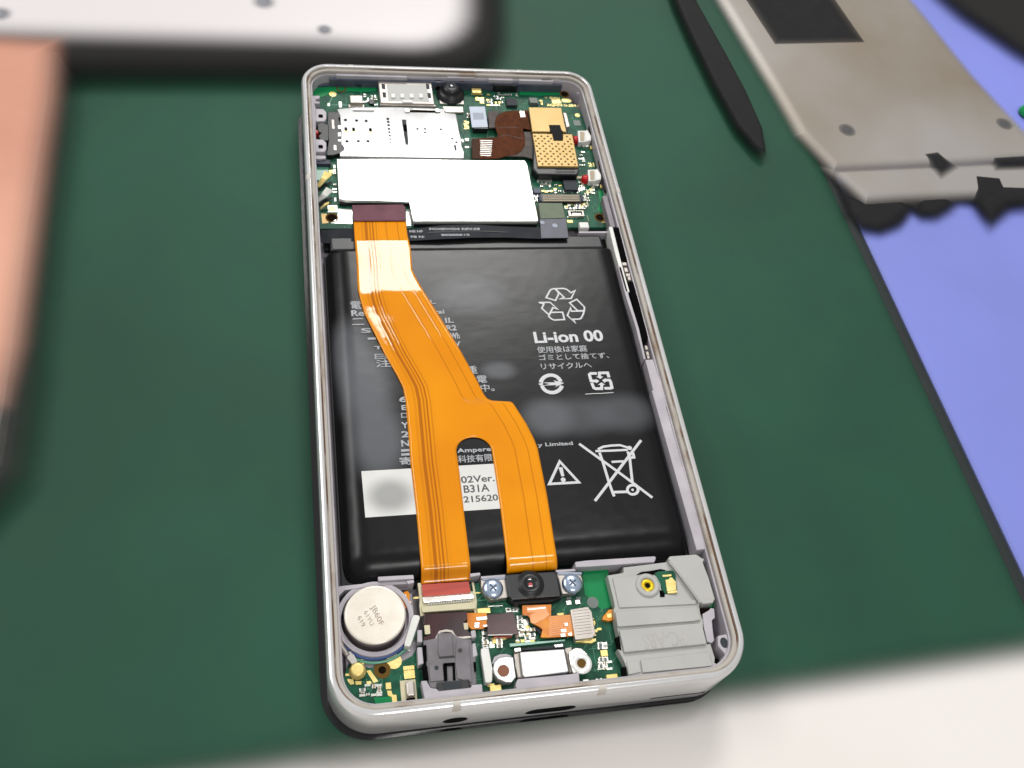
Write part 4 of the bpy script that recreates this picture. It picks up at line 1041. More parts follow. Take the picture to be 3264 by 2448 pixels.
MATS['orange_flex'] = m
rib = build('ribbon_cable', bm, 'orange_flex', ph, smooth=True)
sd = rib.modifiers.new('thickness', 'SOLIDIFY'); sd.thickness = 0.00010; sd.offset = -1
poly('ribbon_stiffener', 'C', [(672, 640), (1270, 632), (1298, 660), (1300, 822), (690, 824)], -2.5, -2.8, 'mauve_film', rib, 0.04)
# ---- lower circuit board
ZL = -4.4
def lowpts():
    P = [at('K', 20, 350, ZL), at('K', 150, 345, ZL), at('L', 0, 330, ZL), at('L', 130, 330, ZL), at('L', 1760, 170, ZL), at('N', 250, 325, ZL)]
    return P
x_r = at('N', 330, 800, ZL)[0]
ytopb = at('L', 2100, 130, ZL)[1]
bm = bmesh.new()
add_prism(bm, [(16.3, 20.9), (16.3, 15.2)] + [(9.0 + 7.1 * math.cos(math.radians(a)), 15.4 + 7.1 * math.sin(math.radians(a))) for a in (-5, -25, -50, -80, -110, -135)] + [(3.2, 9.2), (2.5, 7.5), (3.6, 4.4), (6.0, 2.6), (x_r + 1.5, 2.6), (x_r + 1.5, 9.5), (x_r, 10.5), (x_r - .2, ytopb)], ZL, ZL - 0.8, 0.03, 1)
low = build('lower_circuit_board', bm, 'board_green', ph)
flat('copper_pour', 'L', [(1770, 170), (2150, 150), (2180, 430), (2200, 760), (2050, 800), (1880, 640), (1790, 560), (1760, 300)], 'board_bright', low, ZL)
flat('copper_pour', 'J', [(790, 1000), (1060, 985), (1085, 1100), (1000, 1130), (840, 1150)], 'board_bright', low, ZL)
flat('copper_pour', 'N', [(1480, 830), (1665, 812), (1670, 870), (1490, 885)], 'board_bright', low, ZL)
mmrect('board_corner', at('N', 1480, 850, ZL)[0], at('N', 1480, 890, ZL)[1], at('N', 1670, 815, ZL)[0], at('N', 1480, 812, ZL)[1] + .3, ZL + .3, ZL - .5, 'board_bright', low, 0.03)
# plastic walls of the midframe around the lower parts
zq = -2.6
poly('plastic_wall', 'I', [(240, 385), (850, 325), (1300, 300), (1320, 350), (900, 370), (560, 415), (330, 440), (250, 520), (215, 620), (200, 480)], -3.2, -6.5, 'lilac_plastic', mid, 0.1)
poly('plastic_wall', 'I', [(855, 235), (1415, 205), (1425, 270), (870, 305)], zq, -6.5, 'lilac_plastic', mid, 0.12)
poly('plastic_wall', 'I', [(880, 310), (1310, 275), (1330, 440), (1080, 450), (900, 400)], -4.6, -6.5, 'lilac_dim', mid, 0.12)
poly('plastic_wall', 'I', [(1300, 300), (1420, 285), (1425, 330), (1330, 355)], zq, -6.5, 'lilac_plastic', mid, 0.08)
poly('plastic_wall', 'K', [(975, 235), (1130, 220), (1140, 260), (980, 290)], zq, -6.5, 'lilac_plastic', mid, 0.08)
poly('plastic_wall', 'K', [(1140, 280), (1530, 250), (1530, 285), (1150, 318)], -2.9, -6.5, 'lilac_plastic', mid, 0.08)
poly('plastic_wall', 'L', [(1330, 180), (1640, 160), (1650, 195), (1350, 218)], -2.9, -6.5, 'lilac_plastic', mid, 0.08)
poly('plastic_wall', 'N', [(-200, 257), (-60, 243), (880, 180), (900, 200), (880, 262), (0, 322), (-190, 330)], -2.2, -6.5, 'lilac_plastic', mid, 0.14)
# left pocket around the motor
mcx, mcy = at('I', 820, 835, -1.6)
bm = bmesh.new(); add_lathe(bm, mcx, mcy, [(5.5, -6.5), (5.5, -3.3), (6.25, -3.3), (6.3, -6.5)], 48)
build('motor_pocket', bm, 'lilac_plastic', mid, smooth=False)
mmrect('motor_pocket_floor', 3.0, 8.8, 14.6, 20.8, -4.9, -6.5, 'lilac_plastic', mid, 0.3)
bm = bmesh.new()
a0, a1 = 215, 330
tube = [(mcx + 6.4 * math.cos(math.radians(a)), mcy + 6.3 * math.sin(math.radians(a))) for a in range(a0, a1, 6)]
tube_mesh(bm, tube, 0.55, -4.2, False, 0.7); build('blue_gasket', bm, 'blue_rubber', mid, smooth=True)
bm = bmesh.new(); tube = [(mcx + 6.95 * math.cos(math.radians(a)), mcy + 6.95 * math.sin(math.radians(a))) for a in range(225, 345, 6)]
tube_mesh(bm, tube, 0.5, -4.25, False, 0.6); build('blue_gasket', bm, 'board_teal', mid, smooth=True)
mo = lathe('vibration_motor', 'I', 815, 825, -1.5, [(0, -1.5), (4.55, -1.5), (4.62, -1.5), (4.82, -1.56), (4.92, -1.72)], 'motor_can', ph, 64)
bm = bmesh.new(); cxx, cyy = at('I', 815, 825, -1.5); add_lathe(bm, cxx, cyy, [(4.92, -1.74), (4.97, -1.95), (4.97, -4.8), (5.2, -5.0), (5.2, -5.2)], 64); build('motor_side', bm, 'motor_side', mo, smooth=True)
bm = bmesh.new()
text('motor_print', 'JB60F', 'I', 720, 690, 960, 990, -1.5, 'motor_ink', mo, 0.0, turn=-63)
text('motor_print', '61YU', 'I', 640, 780, 800, 1000, -1.5, 'motor_ink', mo, 0.0, turn=-63)
text('motor_print', '619', 'I', 540, 860, 660, 1010, -1.5, 'motor_ink', mo, 0.0, turn=-63)
poly('motor_lead', 'I', [(1180, 545), (1240, 520), (1270, 470), (1330, 455), (1360, 510), (1345, 600), (1385, 640), (1370, 720), (1280, 730), (1250, 640)], -3.6, -4.1, 'amber_flex', mo, 0.1)
for x0, y0, x1, y1 in ((1240, 520, 1305, 534), (1315, 630, 1380, 645)): rect('lead_solder', 'I', x0, y0, x1, y1, -3.5, -3.7, 'solder', mo, 0.03)
# coax plug at lower left
lathe('antenna_plug', 'J', 540, 560, -3.2, [(0, -3.0), (0.75, -3.02), (0.85, -3.02), (1.15, -3.15), (1.2, -3.9), (1.35, -4.0), (1.35, -4.35)], 'gold_pad', low, 28)
poly('plug_crimp', 'J', [(350, 290), (440, 260), (470, 350), (520, 400), (560, 450), (500, 500), (425, 470), (400, 380)], -3.3, -4.2, 'steel', low, 0.2)
bm = bmesh.new(); tube_mesh(bm, [at('J', x, y, -3.6) for x, y in ((255, 20), (270, 130), (300, 220), (350, 290), (400, 350))], 0.9, -3.6, False, 0.9); build('antenna_wire', bm, 'steel_warm', low, smooth=True)
ring_hole('J', 925, 570, 0.62, 1.35, low, ZL)
bmx = disc('test_pad', 'J', 1110, 430, 1.25, ZL + 0.03, ZL, 'gold_pad', low)
for pts in ([(545, 395), (620, 395), (665, 460), (620, 480), (560, 450)], [(675, 580), (740, 568), (865, 745), (790, 768)], [(375, 710), (470, 705), (490, 785), (430, 800), (385, 745)], [(500, 740), (605, 740), (600, 795), (510, 800)], [(675, 745), (750, 740), (760, 785), (690, 790)],
            [(345, 625), (415, 625), (420, 665), (350, 660)], [(500, 685), (595, 680), (590, 705), (505, 710)], [(980, 770), (1062, 760), (1070, 865), (985, 868)], [(1000, 890), (1070, 890), (1085, 955), (1150, 955), (1165, 1100), (1090, 1110), (1075, 985), (1015, 970)]):
    poly('gold_pad', 'J', pts, ZL + 0.12, ZL - 0.02, 'gold_pad', low, 0.03)
rect('gold_pad', 'J', 1252, 510, 1432, 552, ZL + 0.25, ZL, 'gold_pad', low, 0.04)
rect('gold_pad', 'J', 1262, 578, 1445, 690, ZL + 0.25, ZL, 'gold_pad', low, 0.05)
rect('spring_clip', 'J', 1200, 735, 1480, 1060, ZL + 0.3, ZL, 'cream_plastic', low, 0.1)
rect('spring_clip_arch', 'J', 1290, 745, 1450, 965, -3.1, -4.2, 'steel_warm', low, 0.3)
rect('spring_slot', 'J', 1300, 1012, 1445, 1032, ZL + 0.33, ZL, 'hole_dark', low, 0)
field('J', 570, 790, 920, 980, 4, 5, 'wpsp', low, ZL, 0.3, rots=(0,))
field('J', 720, 1120, 830, 1145, 1, 1, 'p', low, ZL, 0)
field('J', 1150, 210, 1400, 245, 2, 1, 'p', low, ZL, 0)
# white posts
poly('white_post', 'I', [(1420, 830), (1505, 840), (1520, 880), (1375, 1315), (1345, 1335), (1270, 1320), (1275, 1290), (1385, 910)], -2.6, -4.4, 'white_plastic', low, 0.25)
poly('white_post', 'K', [(1145, 1405), (1270, 1400), (1325, 1720), (1325, 1920), (1290, 1945), (1215, 1945), (1150, 1500)], -2.6, -4.4, 'white_plastic', low, 0.2)
# ribbon connector on the lower board
zcn = -3.3
con = poly('ribbon_connector', 'K', [(150, 385), (205, 380), (240, 560), (1030, 520), (1000, 375), (1035, 375), (1085, 670), (1070, 830), (1085, 860), (1050, 860), (1030, 790), (250, 840), (260, 890), (200, 905), (180, 745), (190, 640)], zcn - 0.5, ZL, 'cream_plastic', low, 0.06)
poly('red_stiffener', 'K', [(215, 408), (955, 358), (985, 510), (960, 545), (250, 600), (230, 560)], zcn + 0.15, zcn - 0.3, 'red_stiffener', rib, 0.06)
poly('connector_latch', 'K', [(230, 605), (1015, 545), (1030, 600), (1045, 620), (250, 695)], zcn + 0.1, ZL, 'steel', low, 0.1)
poly('connector_body', 'K', [(215, 750), (1060, 680), (1075, 760), (1060, 785), (225, 845)], zcn, ZL, 'cream_plastic', low, 0.08)
for i in range(26):
    t_ = i / 25; x = 320 + t_ * 650; y = 722 - t_ * 62
    rect('connector_pin', 'K', x - 7, y - 22, x + 7, y + 10, zcn + 0.08, ZL, 'white_plastic', low, 0.01)
poly('solder_tab', 'K', [(80, 618), (110, 600), (225, 598), (225, 622), (90, 632)], ZL + 0.15, ZL, 'gold_pad', low, 0.03)
poly('solder_tab', 'K', [(990, 538), (1145, 525), (1140, 545), (1000, 556)], ZL + 0.15, ZL, 'gold_pad', low, 0.03)
poly('test_pad', 'K', [(1250, 745), (1490, 732), (1485, 745), (1260, 757)], ZL + 0.05, ZL, 'solder', low, 0)
field('K', 1520, 785, 1740, 850, 2, 4, 'p', low, ZL, 0.1, rots=(0,))
# maroon film over the headphone jack
jk = poly('headphone_jack', 'Q', [(240, 300), (460, 290), (470, 190), (520, 180), (700, 180), (770, 270), (990, 280), (1060, 600), (1080, 990), (980, 1010), (340, 1055), (310, 760), (250, 380)], -2.5, -6.5, 'jack_grey', ph, 0.2)
poly('maroon_film', 'K', [(265, 865), (920, 830), (935, 950), (870, 1000), (900, 1090), (985, 1180), (990, 1235), (770, 1260), (700, 1160), (500, 1160), (440, 1290), (260, 1320), (235, 1230), (370, 1200), (350, 1050), (240, 1040)], -2.9, -3.2, 'maroon_film', jk, 0.08)
strokes('film_edge', 'K', [(False, [(270, 1318), (430, 1290), (465, 1215), (500, 1150), (600, 1130), (690, 1142), (730, 1210), (775, 1248), (990, 1232)])], 0.35, -2.8, 'steel_warm', jk)
for pts in ([(255, 1045), (345, 1040), (355, 1180), (270, 1190)], [(870, 1010), (940, 1005), (950, 1110), (885, 1115)]): poly('solder_tab', 'K', pts, -2.75, -3, 'cream_plastic', jk, 0.08)
poly('amber_link', 'K', [(920, 850), (1240, 850), (1255, 1060), (1180, 1100), (1000, 1110), (930, 1050)], -3.4, -3.7, 'amber_flex', low, 0.08)
for x0, y0, x1, y1 in ((1072, 915, 1250, 952), (1042, 1002, 1130, 1026), (1040, 1036, 1125, 1076), (1176, 1036, 1262, 1060)): rect('solder_blob', 'K', x0, y0, x1, y1, -3.2, -3.5, 'white_foil', low, 0.1)
rect('gold_pad', 'K', 1085, 785, 1300, 852, -3.8, ZL, 'gold_pad', low, 0.08)
poly('maroon_film', 'K', [(1245, 875), (1640, 838), (1680, 900), (1740, 1185), (1250, 1205)], -2.9, -3.3, 'maroon_film', low, 0.08)
strokes('film_edge', 'K', [(False, [(1255, 1203), (1470, 1195), (1640, 1195)])], 0.14, -2.9, 'white_plastic', low)
poly('red_edge', 'K', [(1340, 1212), (1640, 1200), (1630, 1230), (1350, 1238)], -3.6, ZL, 'red_stiffener', low, 0.03)
poly('gold_pad', 'K', [(1315, 1242), (1560, 1232), (1540, 1268), (1480, 1275), (1475, 1325), (1335, 1330)], -4.1, ZL, 'gold_pad', low, 0.04)
for pts in ([(150, 1120), (222, 1115), (232, 1310), (150, 1310)], [(145, 1390), (225, 1388), (250, 1640), (160, 1680)], [(985, 1130), (1060, 1120), (1075, 1230), (1000, 1250)], [(1010, 1330), (1060, 1320), (1095, 1520), (1020, 1550)]):
    poly('plastic_wall', 'K', pts, -2.4, -6, 'lilac_plastic', mid, 0.15)
# jack details
poly('jack_step', 'Q', [(470, 480), (480, 200), (700, 195), (720, 540), (500, 560)], -2.25, -2.6, 'jack_grey', jk, 0.15)
poly('jack_step', 'Q', [(330, 660), (545, 650), (570, 930), (350, 950)], -2.3, -2.6, 'jack_grey', jk, 0.12)
poly('jack_step', 'Q', [(760, 300), (960, 290), (1010, 960), (780, 900), (740, 640)], -2.3, -2.6, 'jack_grey', jk, 0.12)
poly('jack_groove', 'Q', [(480, 562), (740, 545), (745, 566), (500, 582)], -2.42, -2.6, 'black_plastic', jk, 0)
for pts in ([(555, 670), (610, 665), (622, 925), (570, 930)], [(700, 655), (735, 650), (750, 915), (712, 918)], [(560, 658), (735, 645), (735, 690), (562, 700)], [(225, 700), (305, 700), (325, 905), (245, 905)], [(1030, 640), (1065, 635), (1075, 780), (1045, 790)], [(240, 380), (290, 370), (300, 620), (250, 630)]):
    poly('jack_slot', 'Q', pts, -2.2, -2.9, 'hole_black', jk, 0.02)
poly('jack_collar', 'Q', [(450, 960), (960, 905), (990, 1055), (470, 1112)], -2.0, -5, 'black_plastic', jk, 0.2)
poly('collar_ridge', 'Q', [(530, 960), (840, 930), (850, 1050), (550, 1080)], -1.95, -2.3, 'chip_grey', jk, 0.15)
disc('jack_dimple', 'Q', 820, 458, 0.35, -2.27, -2.4, 'black_plastic', jk, 14); disc('jack_dimple', 'Q', 450, 730, 0.35, -2.27, -2.4, 'chip_grey', jk, 14)
poly('plastic_wall', 'Q', [(205, 935), (300, 930), (340, 1060), (450, 1050), (480, 1115), (990, 1060), (1000, 995), (1165, 985), (1180, 1185), (600, 1235), (270, 1250)], -1.9, -6.5, 'lilac_plastic', mid, 0.15)
# gold pad by the USB port
rect('gold_pad', 'M', 298, 1005, 505, 1175, -3.6, ZL, 'gold_pad', low, 0.12)
rect('gold_pad', 'M', 262, 985, 380, 1012, -4.1, ZL, 'gold_pad', low, 0.03)
# USB port
zu = -2.4
usb = poly('usb_shell', 'M', [(770, 480), (1470, 430), (1540, 790), (1510, 800), (840, 880), (815, 850)], zu, -5.5, 'shield_silver', ph, 0.35)
poly('usb_side', 'M', [(680, 500), (790, 480), (860, 890), (735, 890), (700, 700)], zu - 0.9, -6, 'steel_warm', usb, 0.2)
poly('usb_side', 'M', [(1475, 420), (1590, 400), (1625, 800), (1545, 810)], zu - 0.9, -6, 'steel_warm', usb, 0.2)
poly('usb_tongue', 'M', [(800, 425), (1460, 370), (1475, 420), (810, 455)], zu - 0.6, -5, 'chip_grey', usb, 0.1)
poly('usb_tab', 'M', [(685, 420), (790, 405), (800, 465), (690, 480)], zu - 0.2, -5, 'steel', usb, 0.12)
poly('usb_tab', 'M', [(1300, 365), (1450, 345), (1460, 395), (1320, 410)], zu - 0.2, -5, 'steel', usb, 0.12)
poly('mounting_ear', 'M', [(350, 760), (370, 640), (440, 570), (540, 550), (670, 560), (715, 880), (650, 955), (540, 955), (430, 910), (370, 830)], zu - 0.1, -5, 'shield_silver', usb, 0.15)
poly('mounting_ear', 'M', [(1535, 480), (1640, 410), (1740, 420), (1830, 500), (1890, 640), (1850, 740), (1760, 780), (1610, 825), (1560, 650)], zu - 0.1, -5, 'steel', usb, 0.2)
poly('plastic_wall', 'M', [(330, 680), (370, 560), (450, 520), (560, 510), (640, 540), (640, 570), (520, 560), (430, 590), (370, 660)], -3.2, -6, 'lilac_plastic', mid, 0.08)
lathe('ear_hole', 'M', 515, 775, zu, [(0, zu - 0.05), (0.85, zu - 0.05), (0.95, zu - 0.02)], 'hole_brown', usb, 20, False)
lathe('ear_rim', 'M', 1740, 660, zu, [(0.75, zu - 0.08), (0.8, zu + 0.12), (1.6, zu + 0.1), (1.75, zu - 0.08)], 'white_foil', usb, 28)
lathe('ear_hole', 'M', 1735, 655, zu, [(0, zu - 0.04), (0.8, zu - 0.04)], 'gold_dark', usb, 20, False)
poly('plastic_wall', 'M', [(735, 905), (1530, 835), (1600, 825), (1700, 800), (1715, 1010), (740, 1110), (705, 1000)], -1.6, -6.5, 'lilac_plastic', mid, 0.15)
poly('board_rib', 'L', [(600, 1330), (1480, 1265), (1490, 1295), (690, 1375), (620, 1385)], -3.7, ZL, 'board_teal', low, 0.1)
# lower camera with two screws
zy = -1.9
sc_ = poly('fingerprint_camera', 'L', [(550, 250), (1320, 200), (1360, 260), (1420, 590), (640, 650), (600, 600)], zy, -4.6, 'black_plastic', ph, 0.22)
poly('camera_skirt', 'L', [(620, 640), (1430, 580), (1435, 610), (1260, 680), (700, 715), (640, 690)], zy - 0.9, -4.6, 'black_matte', sc_, 0.1)
lathe('lens_ring', 'L', 938, 405, zy, [(0, zy + 0.25), (0.9, zy + 0.25), (1.05, zy + 0.45), (1.75, zy + 0.42), (1.95, zy + 0.15), (2.3, zy + 0.08), (2.45, zy - 0.05)], 'black_plastic', sc_, 40)
lathe('lens', 'L', 938, 405, zy, [(0, zy + 0.36), (0.5, zy + 0.34), (0.85, zy + 0.27)], 'lens_glass', sc_, 28)
rect('sensor_window', 'L', 908, 385, 972, 440, zy + 0.38, zy + 0.3, 'red_sensor', sc_, 0.01)
rect('sensor_line', 'L', 908, 425, 972, 437, zy + 0.40, zy + 0.3, 'label_white', sc_, 0)
poly('mounting_ear', 'K', [(1145, 330), (1200, 300), (1530, 270), (1560, 300), (1590, 600), (1420, 630), (1300, 650), (1200, 560), (1150, 450)], -3.0, -4.6, 'steel_warm', sc_, 0.2)
poly('mounting_ear', 'L', [(1350, 230), (1720, 225), (1760, 330), (1755, 450), (1650, 540), (1430, 555)], -3.0, -4.6, 'steel_warm', sc_, 0.2)
poly('blue_shim', 'L', [(1365, 205), (1745, 215), (1740, 250), (1370, 255)], -2.8, -4, 'label_grey', sc_, 0.06)
poly('blue_shim', 'L', [(170, 320), (540, 280), (550, 320), (200, 345)], -2.85, -4, 'label_grey', sc_, 0.06)
for g, x, y in (('L', 355, 455), ('L', 1600, 378)):
    s1 = lathe('screw', g, x, y, -2.3, [(0, -2.2), (0.9, -2.24), (1.45, -2.4), (1.75, -2.65), (1.8, -3.0)], 'zinc_screw', ph, 32)
    cx_, cy_ = at(g, x, y, -2.2)
    bm = bmesh.new()
    for a in (35, 125):
        ca, sa = math.cos(math.radians(a)), math.sin(math.radians(a))
        add_prism(bm, [(cx_ + ca * u - sa * v, cy_ + sa * u + ca * v) for u, v in ((-.75, -.14), (.75, -.14), (.75, .14), (-.75, .14))], -2.165 + a * 0.00004, -2.3, 0)
    build('screw_slot', bm, 'slate_plastic', s1)
# amber flex from that camera to the grey connector
zaf = -3.1
af = poly('camera_flex', 'L', [(810, 735), (1265, 720), (1260, 900), (1235, 905), (1560, 880), (1640, 1210), (1480, 1225), (1200, 1240), (1100, 1235), (1130, 1110), (1080, 1070), (960, 1010), (930, 930), (900, 890), (815, 880)], zaf, -3.5, 'amber_flex', ph, 0.06)
poly('copper_patch', 'L', [(875, 760), (1180, 745), (1200, 830), (1240, 880), (1150, 950), (1000, 1030), (940, 1000), (930, 880), (1040, 840), (890, 850)], zaf + 0.06, zaf - 0.1, 'pink_copper', af, 0.03)
strokes('copper_trace', 'L', [(False, [(1230, 930 + i * 31), (1340, 905 + i * 31), (1590, 900 + i * 31)]) for i in range(10)], 0.2, zaf + 0.02, 'pink_copper', af)
strokes('copper_trace', 'L', [(False, [(890, 800), (1170, 770)])], 0.22, zaf + 0.07, 'white_foil', af)
for x, y, w_ in ((1460, 1130, 45), (1450, 1200, 40), (1500, 1030, 30), (1560, 1185, 32)): rect('solder_blob', 'L', x - w_, y - 20, x + w_, y + 20, zaf + 0.1, zaf, 'white_foil', af, 0.06)
poly('black_patch', 'L', [(1010, 1085), (1100, 1060), (1140, 1120), (1100, 1200), (1040, 1140)], -3.6, -4, 'black_matte', low, 0.05)
gc = poly('grey_connector', 'L', [(1560, 800), (1840, 755), (1900, 830), (1960, 1180), (1920, 1240), (1640, 1275)], -2.7, -4.3, 'steel_warm', low, 0.12)
strokes('connector_line', 'L', [(False, [(1600 + i * 6, 830 + i * 46), (1850 + i * 7, 800 + i * 46)]) for i in range(9)], 0.06, -2.7, 'chip_grey', low)
poly('gold_edge', 'L', [(1650, 1285), (1960, 1250), (1970, 1290), (1900, 1325), (1640, 1305)], -3.7, ZL, 'gold_pad', low, 0.04)
for x, y, a, b in ((1875, 860, 30, 10), (1915, 1000, 45, 20), (1950, 1135, 42, 20), (2015, 1105, 40, 16), (1905, 945, 30, 8), (1925, 1040, 30, 8), (1945, 1200, 28, 8), (1410, 872, 55, 14), (1540, 690, 45, 28), (1680, 680, 45, 28)):
    rect('solder_pad', 'L', x - a, y - b, x + a, y + b, -4.15, ZL, 'gold_pad' if y > 800 else 'white_foil', low, 0.05)
for x in (1540, 1690): rect('solder_pad', 'L', x - 42, 605, x + 42, 640, -4.1, ZL, 'capacitor_grey', low, 0.05)
disc('test_pad', 'L', 1915, 690, 1.0, ZL + 0.04, ZL, 'capacitor_grey', low)
field('L', 715, 920, 920, 1120, 2, 6, 'ppw', low, ZL, 0.1, rots=(0,))
field('L', 170, 1120, 260, 1240, 1, 5, 'p', low, ZL, 0, rots=(0,))
field('L', 180, 1250, 500, 1400, 3, 5, 'wppt', low, ZL, 0.2, rots=(0,))
field('L', 690, 1060, 1010, 1320, 4, 6, 'wgpt', low, ZL, 0.15, rots=(0, 0, 0, 90))
field('L', 1990, 1320, 2140, 1420, 2, 4, 'pw', low, ZL, 0.1, rots=(0,))
rect('gold_pad', 'M', 2030, 455, 2160, 540, -4.0, ZL, 'gold_pad', low, 0.06)
field('M', 2000, 560, 2210, 760, 3, 6, 'pws', low, ZL, 0.15, rots=(0,))
rect('gold_pad', 'O', 222, 725, 405, 855, -3.5, ZL, 'gold_pad', low, 0.12)
field('M', 1760, 910, 2060, 980, 3, 2, 'wp', low, ZL, 0.2, rots=(0,))
field('K', 1180, 1120, 1230, 1400, 1, 7, 'pw', low, ZL, 0.1, rots=(0,))
poly('amber_link', 'N', [(170, 1040), (180, 1000), (260, 905), (330, 900), (335, 1040), (260, 1060)], -3.6, ZL, 'amber_flex', low, 0.05)
rect('gold_pad', 'N', 230, 962, 305, 1010, -3.5, -3.7, 'gold_pad', low, 0.05)

# fine copper tracks and vias under the parts of both boards
def tracks(board, x0, y0, x1, y1, n, seed, keep):
    rnd = random.Random(seed); bm = bmesh.new()
    for k in range(n):
        x = rnd.uniform(x0, x1); y = rnd.uniform(y0, y1)
        if not keep(x, y): continue
        zz_ = ZP + 0.006 + 0.0004 * (k % 12)
        if rnd.random() < 0.5:
            add_prism(bm, ring_pts(x, y, 0.13, 7), zz_, None); continue
        pts = [(x, y)]
        for q in range(rnd.choice((1, 2, 3))):
            L = rnd.uniform(0.6, 2.4) * rnd.choice((-1, 1)); dx, dy = rnd.choice(((1, 0), (0, 1), (0.7, 0.7)))
            pts.append((pts[-1][0] + L * dx, pts[-1][1] + L * dy))
        if not all(keep(*p) for p in pts): continue
        for a_, b_ in zip(pts, pts[1:]):
            dv = Vector((b_[0] - a_[0], b_[1] - a_[1]))
            if dv.length < 0.05: continue
            nv = Vector((-dv.y, dv.x)).normalized() * 0.045
            add_prism(bm, [(a_[0] + nv.x, a_[1] + nv.y), (b_[0] + nv.x, b_[1] + nv.y), (b_[0] - nv.x, b_[1] - nv.y), (a_[0] - nv.x, a_[1] - nv.y)], zz_ + 0.0002, None)
    o = build('copper_tracks', bm, 'track_green', board); o['kind'] = 'stuff'
tracks(main, 4, 100.5, 65.5, 144.5, 700, 3, lambda x, y: 3.4 < x < 65.4 and 100.4 < y < 144.6 and abs(x - 34) + abs(y - 122) < 47)
tracks(low, 4, 3.2, 48, 22, 420, 5, lambda x, y: 5.0 < x < x_r - 0.6 and 4.2 < y < 20.4 and math.dist((x, y), (9.0, 15.4)) > 7.5)

# ---- loudspeaker module, lower right
zk_ = -1.9
spk = poly('loudspeaker_module', 'N', [(240, 440), (470, 425), (455, 330), (1040, 280), (1050, 230), (1500, 800), (1465, 850), (1480, 960), (1540, 1050), (1520, 1380), (1640, 1370), (1700, 1560), (1690, 1690), (1500, 1780), (620, 1870), (530, 1880), (520, 1700), (380, 1440), (440, 1400), (380, 1190), (320, 900), (360, 880), (330, 800)], zk_ - 0.5, -6.4, 'speaker_grey', ph, 0.2)
poly('speaker_panel', 'N', [(310, 480), (600, 455), (680, 430), (890, 440), (960, 520), (960, 690), (1040, 700), (1460, 780), (1440, 830), (400, 880)], zk_ - 0.2, zk_ - 0.9, 'speaker_grey', spk, 0.12)
poly('speaker_panel', 'N', [(345, 935), (1450, 870), (1510, 1045), (1400, 1060), (380, 1140)], zk_, zk_ - 0.9, 'speaker_grey', spk, 0.15)
poly('speaker_panel', 'N', [(400, 1185), (1520, 1085), (1590, 1370), (470, 1485)], zk_ + 0.12, zk_ - 0.9, 'speaker_grey', spk, 0.15)
poly('speaker_panel', 'N', [(690, 1590), (1620, 1480), (1670, 1670), (720, 1760)], zk_ - 0.1, zk_ - 0.9, 'speaker_grey', spk, 0.12)
poly('speaker_panel', 'N', [(500, 1610), (660, 1595), (700, 1750), (530, 1790)], zk_ - 0.25, zk_ - 0.9, 'speaker_grey', spk, 0.1)
text('embossed_print', 'PC-ABS', 'N', 700, 1230, 1320, 1385, zk_ + 0.12, 'emboss', spk, 0.0, turn=180, thick=0.03)
lathe('screw_boss', 'N', 785, 575, zk_, [(1.15, zk_ - 0.3), (1.2, zk_ + 0.2), (1.85, zk_ + 0.22), (2.1, zk_ + 0.05), (2.2, zk_ - 0.9)], 'speaker_grey', spk, 40)
lathe('brass_insert', 'N', 785, 578, zk_, [(0.42, zk_ - 0.6), (0.5, zk_ + 0.05), (0.95, zk_ + 0.12), (1.18, zk_ - 0.05)], 'brass_yellow', spk, 32)
disc('insert_hole', 'N', 785, 575, 0.46, zk_ - 0.1, zk_ - 0.3, 'hole_dark', spk, 18)
poly('dark_gap', 'N', [(640, 430), (700, 395), (830, 380), (960, 355), (1030, 370), (880, 410), (860, 430), (780, 405), (700, 415)], zk_ - 0.18, zk_ - 0.8, 'hole_black', spk, 0.02)
poly('dark_gap', 'N', [(945, 640), (985, 650), (1020, 690), (1015, 735), (955, 735)], zk_ - 0.1, zk_ - 0.8, 'hole_black', spk, 0.02)
poly('contact_board', 'N', [(880, 410), (940, 385), (1130, 375), (1160, 420), (1185, 680), (1010, 690), (960, 560)], zk_ - 0.12, zk_ - 0.8, 'board_green', spk, 0.02)
poly('gold_contact', 'N', [(1025, 500), (1080, 500), (1080, 470), (1120, 465), (1135, 510), (1170, 520), (1175, 640), (1050, 660)], zk_ + 0.12, zk_ - 0.3, 'gold_pad', spk, 0.1)
rect('contact_foot', 'N', 985, 436, 1110, 452, zk_, zk_ - 0.4, 'gold_pad', spk, 0.03); rect('contact_foot', 'N', 1050, 655, 1190, 676, zk_, zk_ - 0.4, 'gold_pad', spk, 0.03)
poly('dark_gap', 'N', [(1480, 900), (1625, 885), (1625, 930), (1560, 945), (1510, 975)], -3.0, -4.0, 'hole_dark', low, 0.02)
for pts in ([(345, 1290), (400, 1260), (430, 1460), (385, 1440)], [(430, 1690), (490, 1680), (510, 1870), (480, 1870), (445, 1800)]):
    poly('dark_gap', 'N', pts, zk_ - 0.4, zk_ - 1.2, 'hole_black', spk, 0.02)
wing = poly('antenna_holder', 'N', [(1060, 215), (1090, 180), (1440, 155), (1470, 170), (1490, 215), (1550, 210), (1550, 240), (1510, 260), (1610, 480), (1700, 760), (1670, 815), (1540, 830), (1500, 800)], zk_ + 0.45, -6, 'speaker_grey', ph, 0.2)
rect('holder_mark', 'N', 1545, 722, 1640, 762, zk_ + 0.46, zk_ + 0.3, 'emboss', wing, 0.0)
strokes('holder_groove', 'N', [(False, [(1075, 250), (1250, 470), (1495, 810)])], 0.3, zk_ + 0.32, 'emboss', wing)
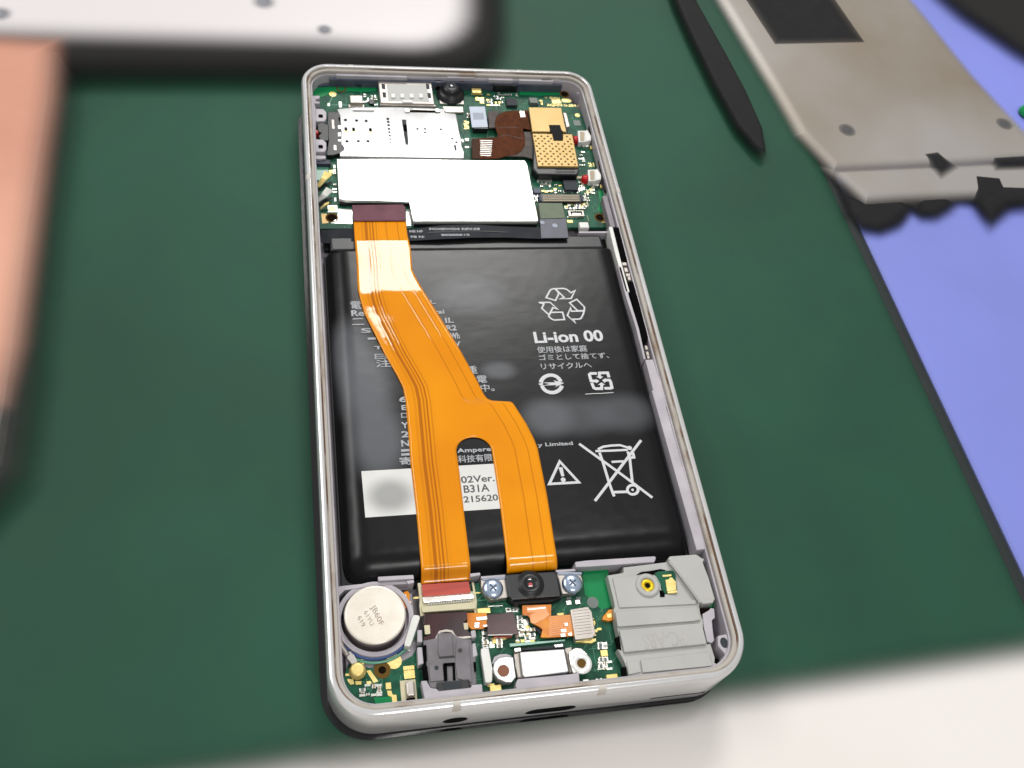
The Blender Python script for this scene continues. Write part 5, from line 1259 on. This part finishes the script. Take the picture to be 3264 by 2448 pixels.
# right side wall details of the midframe
poly('plastic_wall', 'N', [(1530, 960), (1620, 930), (1640, 880), (1690, 890), (1700, 1020), (1640, 1040), (1690, 1320), (1660, 1360), (1590, 1340), (1550, 1160)], -2.2, -6.4, 'lilac_plastic', mid, 0.15)
poly('plastic_wall', 'N', [(1735, 1260), (1880, 1230), (1940, 1380), (1950, 1560), (1900, 1690), (1870, 1560), (1820, 1490), (1740, 1400)], -2.0, -6.4, 'lilac_plastic', mid, 0.2)
bm = bmesh.new(); ax, ay = at('N', 1822, 1355, -1.98); add_prism(bm, ring_pts(ax, ay, 0.68, 20, 1.35), -1.98, -2.2, 0); build('post_hole', bm, 'chip_grey', mid)
poly('plastic_wall', 'O', [(1660, 560), (1700, 565), (1760, 620), (1700, 650), (1640, 640)], -2.2, -6.4, 'lilac_plastic', mid, 0.1)
poly('plastic_wall', 'O', [(1000, 810), (1130, 760), (1430, 735), (1640, 665), (1860, 640), (1880, 700), (1700, 760), (1300, 805), (1040, 830)], -1.7, -6.4, 'lilac_plastic', mid, 0.12)
disc('dark_gap', 'O', 1720, 545, 0.55, -3.4, -4, 'hole_black', mid, 14)
# right side strip beside the battery, with slots
poly('side_slot', 'D', [(1895, 905), (1962, 900), (2062, 1290), (2010, 1318), (1975, 1230)], -1.5, -3, 'hole_black', mid, 0.03)
poly('side_slot', 'F', [(1548, 182), (1615, 175), (1690, 440), (1792, 830), (1745, 892), (1705, 830), (1640, 540)], -1.5, -3, 'hole_black', mid, 0.03)
poly('side_rail', 'D', [(1845, 895), (1890, 895), (1960, 1190), (2020, 1420), (2090, 1659), (2045, 1659), (1980, 1420), (1915, 1190)], -1.35, -5, 'white_plastic', mid, 0.08)
poly('side_rail', 'F', [(1438, 0), (1475, 0), (1560, 330), (1680, 720), (1765, 1085), (1740, 1085), (1650, 720), (1525, 330)], -1.35, -5, 'lilac_plastic', mid, 0.08)
poly('side_rail', 'G', [(1572, -20), (1672, -20), (2115, 1580), (2025, 1592)], -1.4, -5, 'lilac_plastic', mid, 0.12)
poly('side_rail', 'F', [(1758, 1092), (1852, 1088), (1960, 1440), (2012, 1650), (1900, 1650), (1800, 1250)], -1.46, -4.9, 'lilac_plastic', mid, 0.12)
for x, y, a, b in ((2020, 1330, 40, 18), (2040, 1400, 36, 26), (2062, 1460, 40, 18), (2080, 1500, 30, 22)): rect('side_clip', 'D', x - a / 2, y - b, x + a, y + b, -1.4, -4, 'steel_warm', mid, 0.1)
for x, y, a, b in ((1765, 950, 30, 24), (1780, 1020, 30, 24), (1790, 1062, 26, 16)): rect('side_clip', 'F', x - a / 2, y - b, x + a, y + b, -1.4, -4, 'steel_warm', mid, 0.1)
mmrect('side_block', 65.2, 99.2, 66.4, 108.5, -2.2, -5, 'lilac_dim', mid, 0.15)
mmrect('corner_tab', 58.0, 98.2, 66.2, 98.7, -3.0, -5, 'lilac_plastic', mid, 0.1)

# defined lettering is thin print; nothing else to add
bpy.context.view_layer.update()
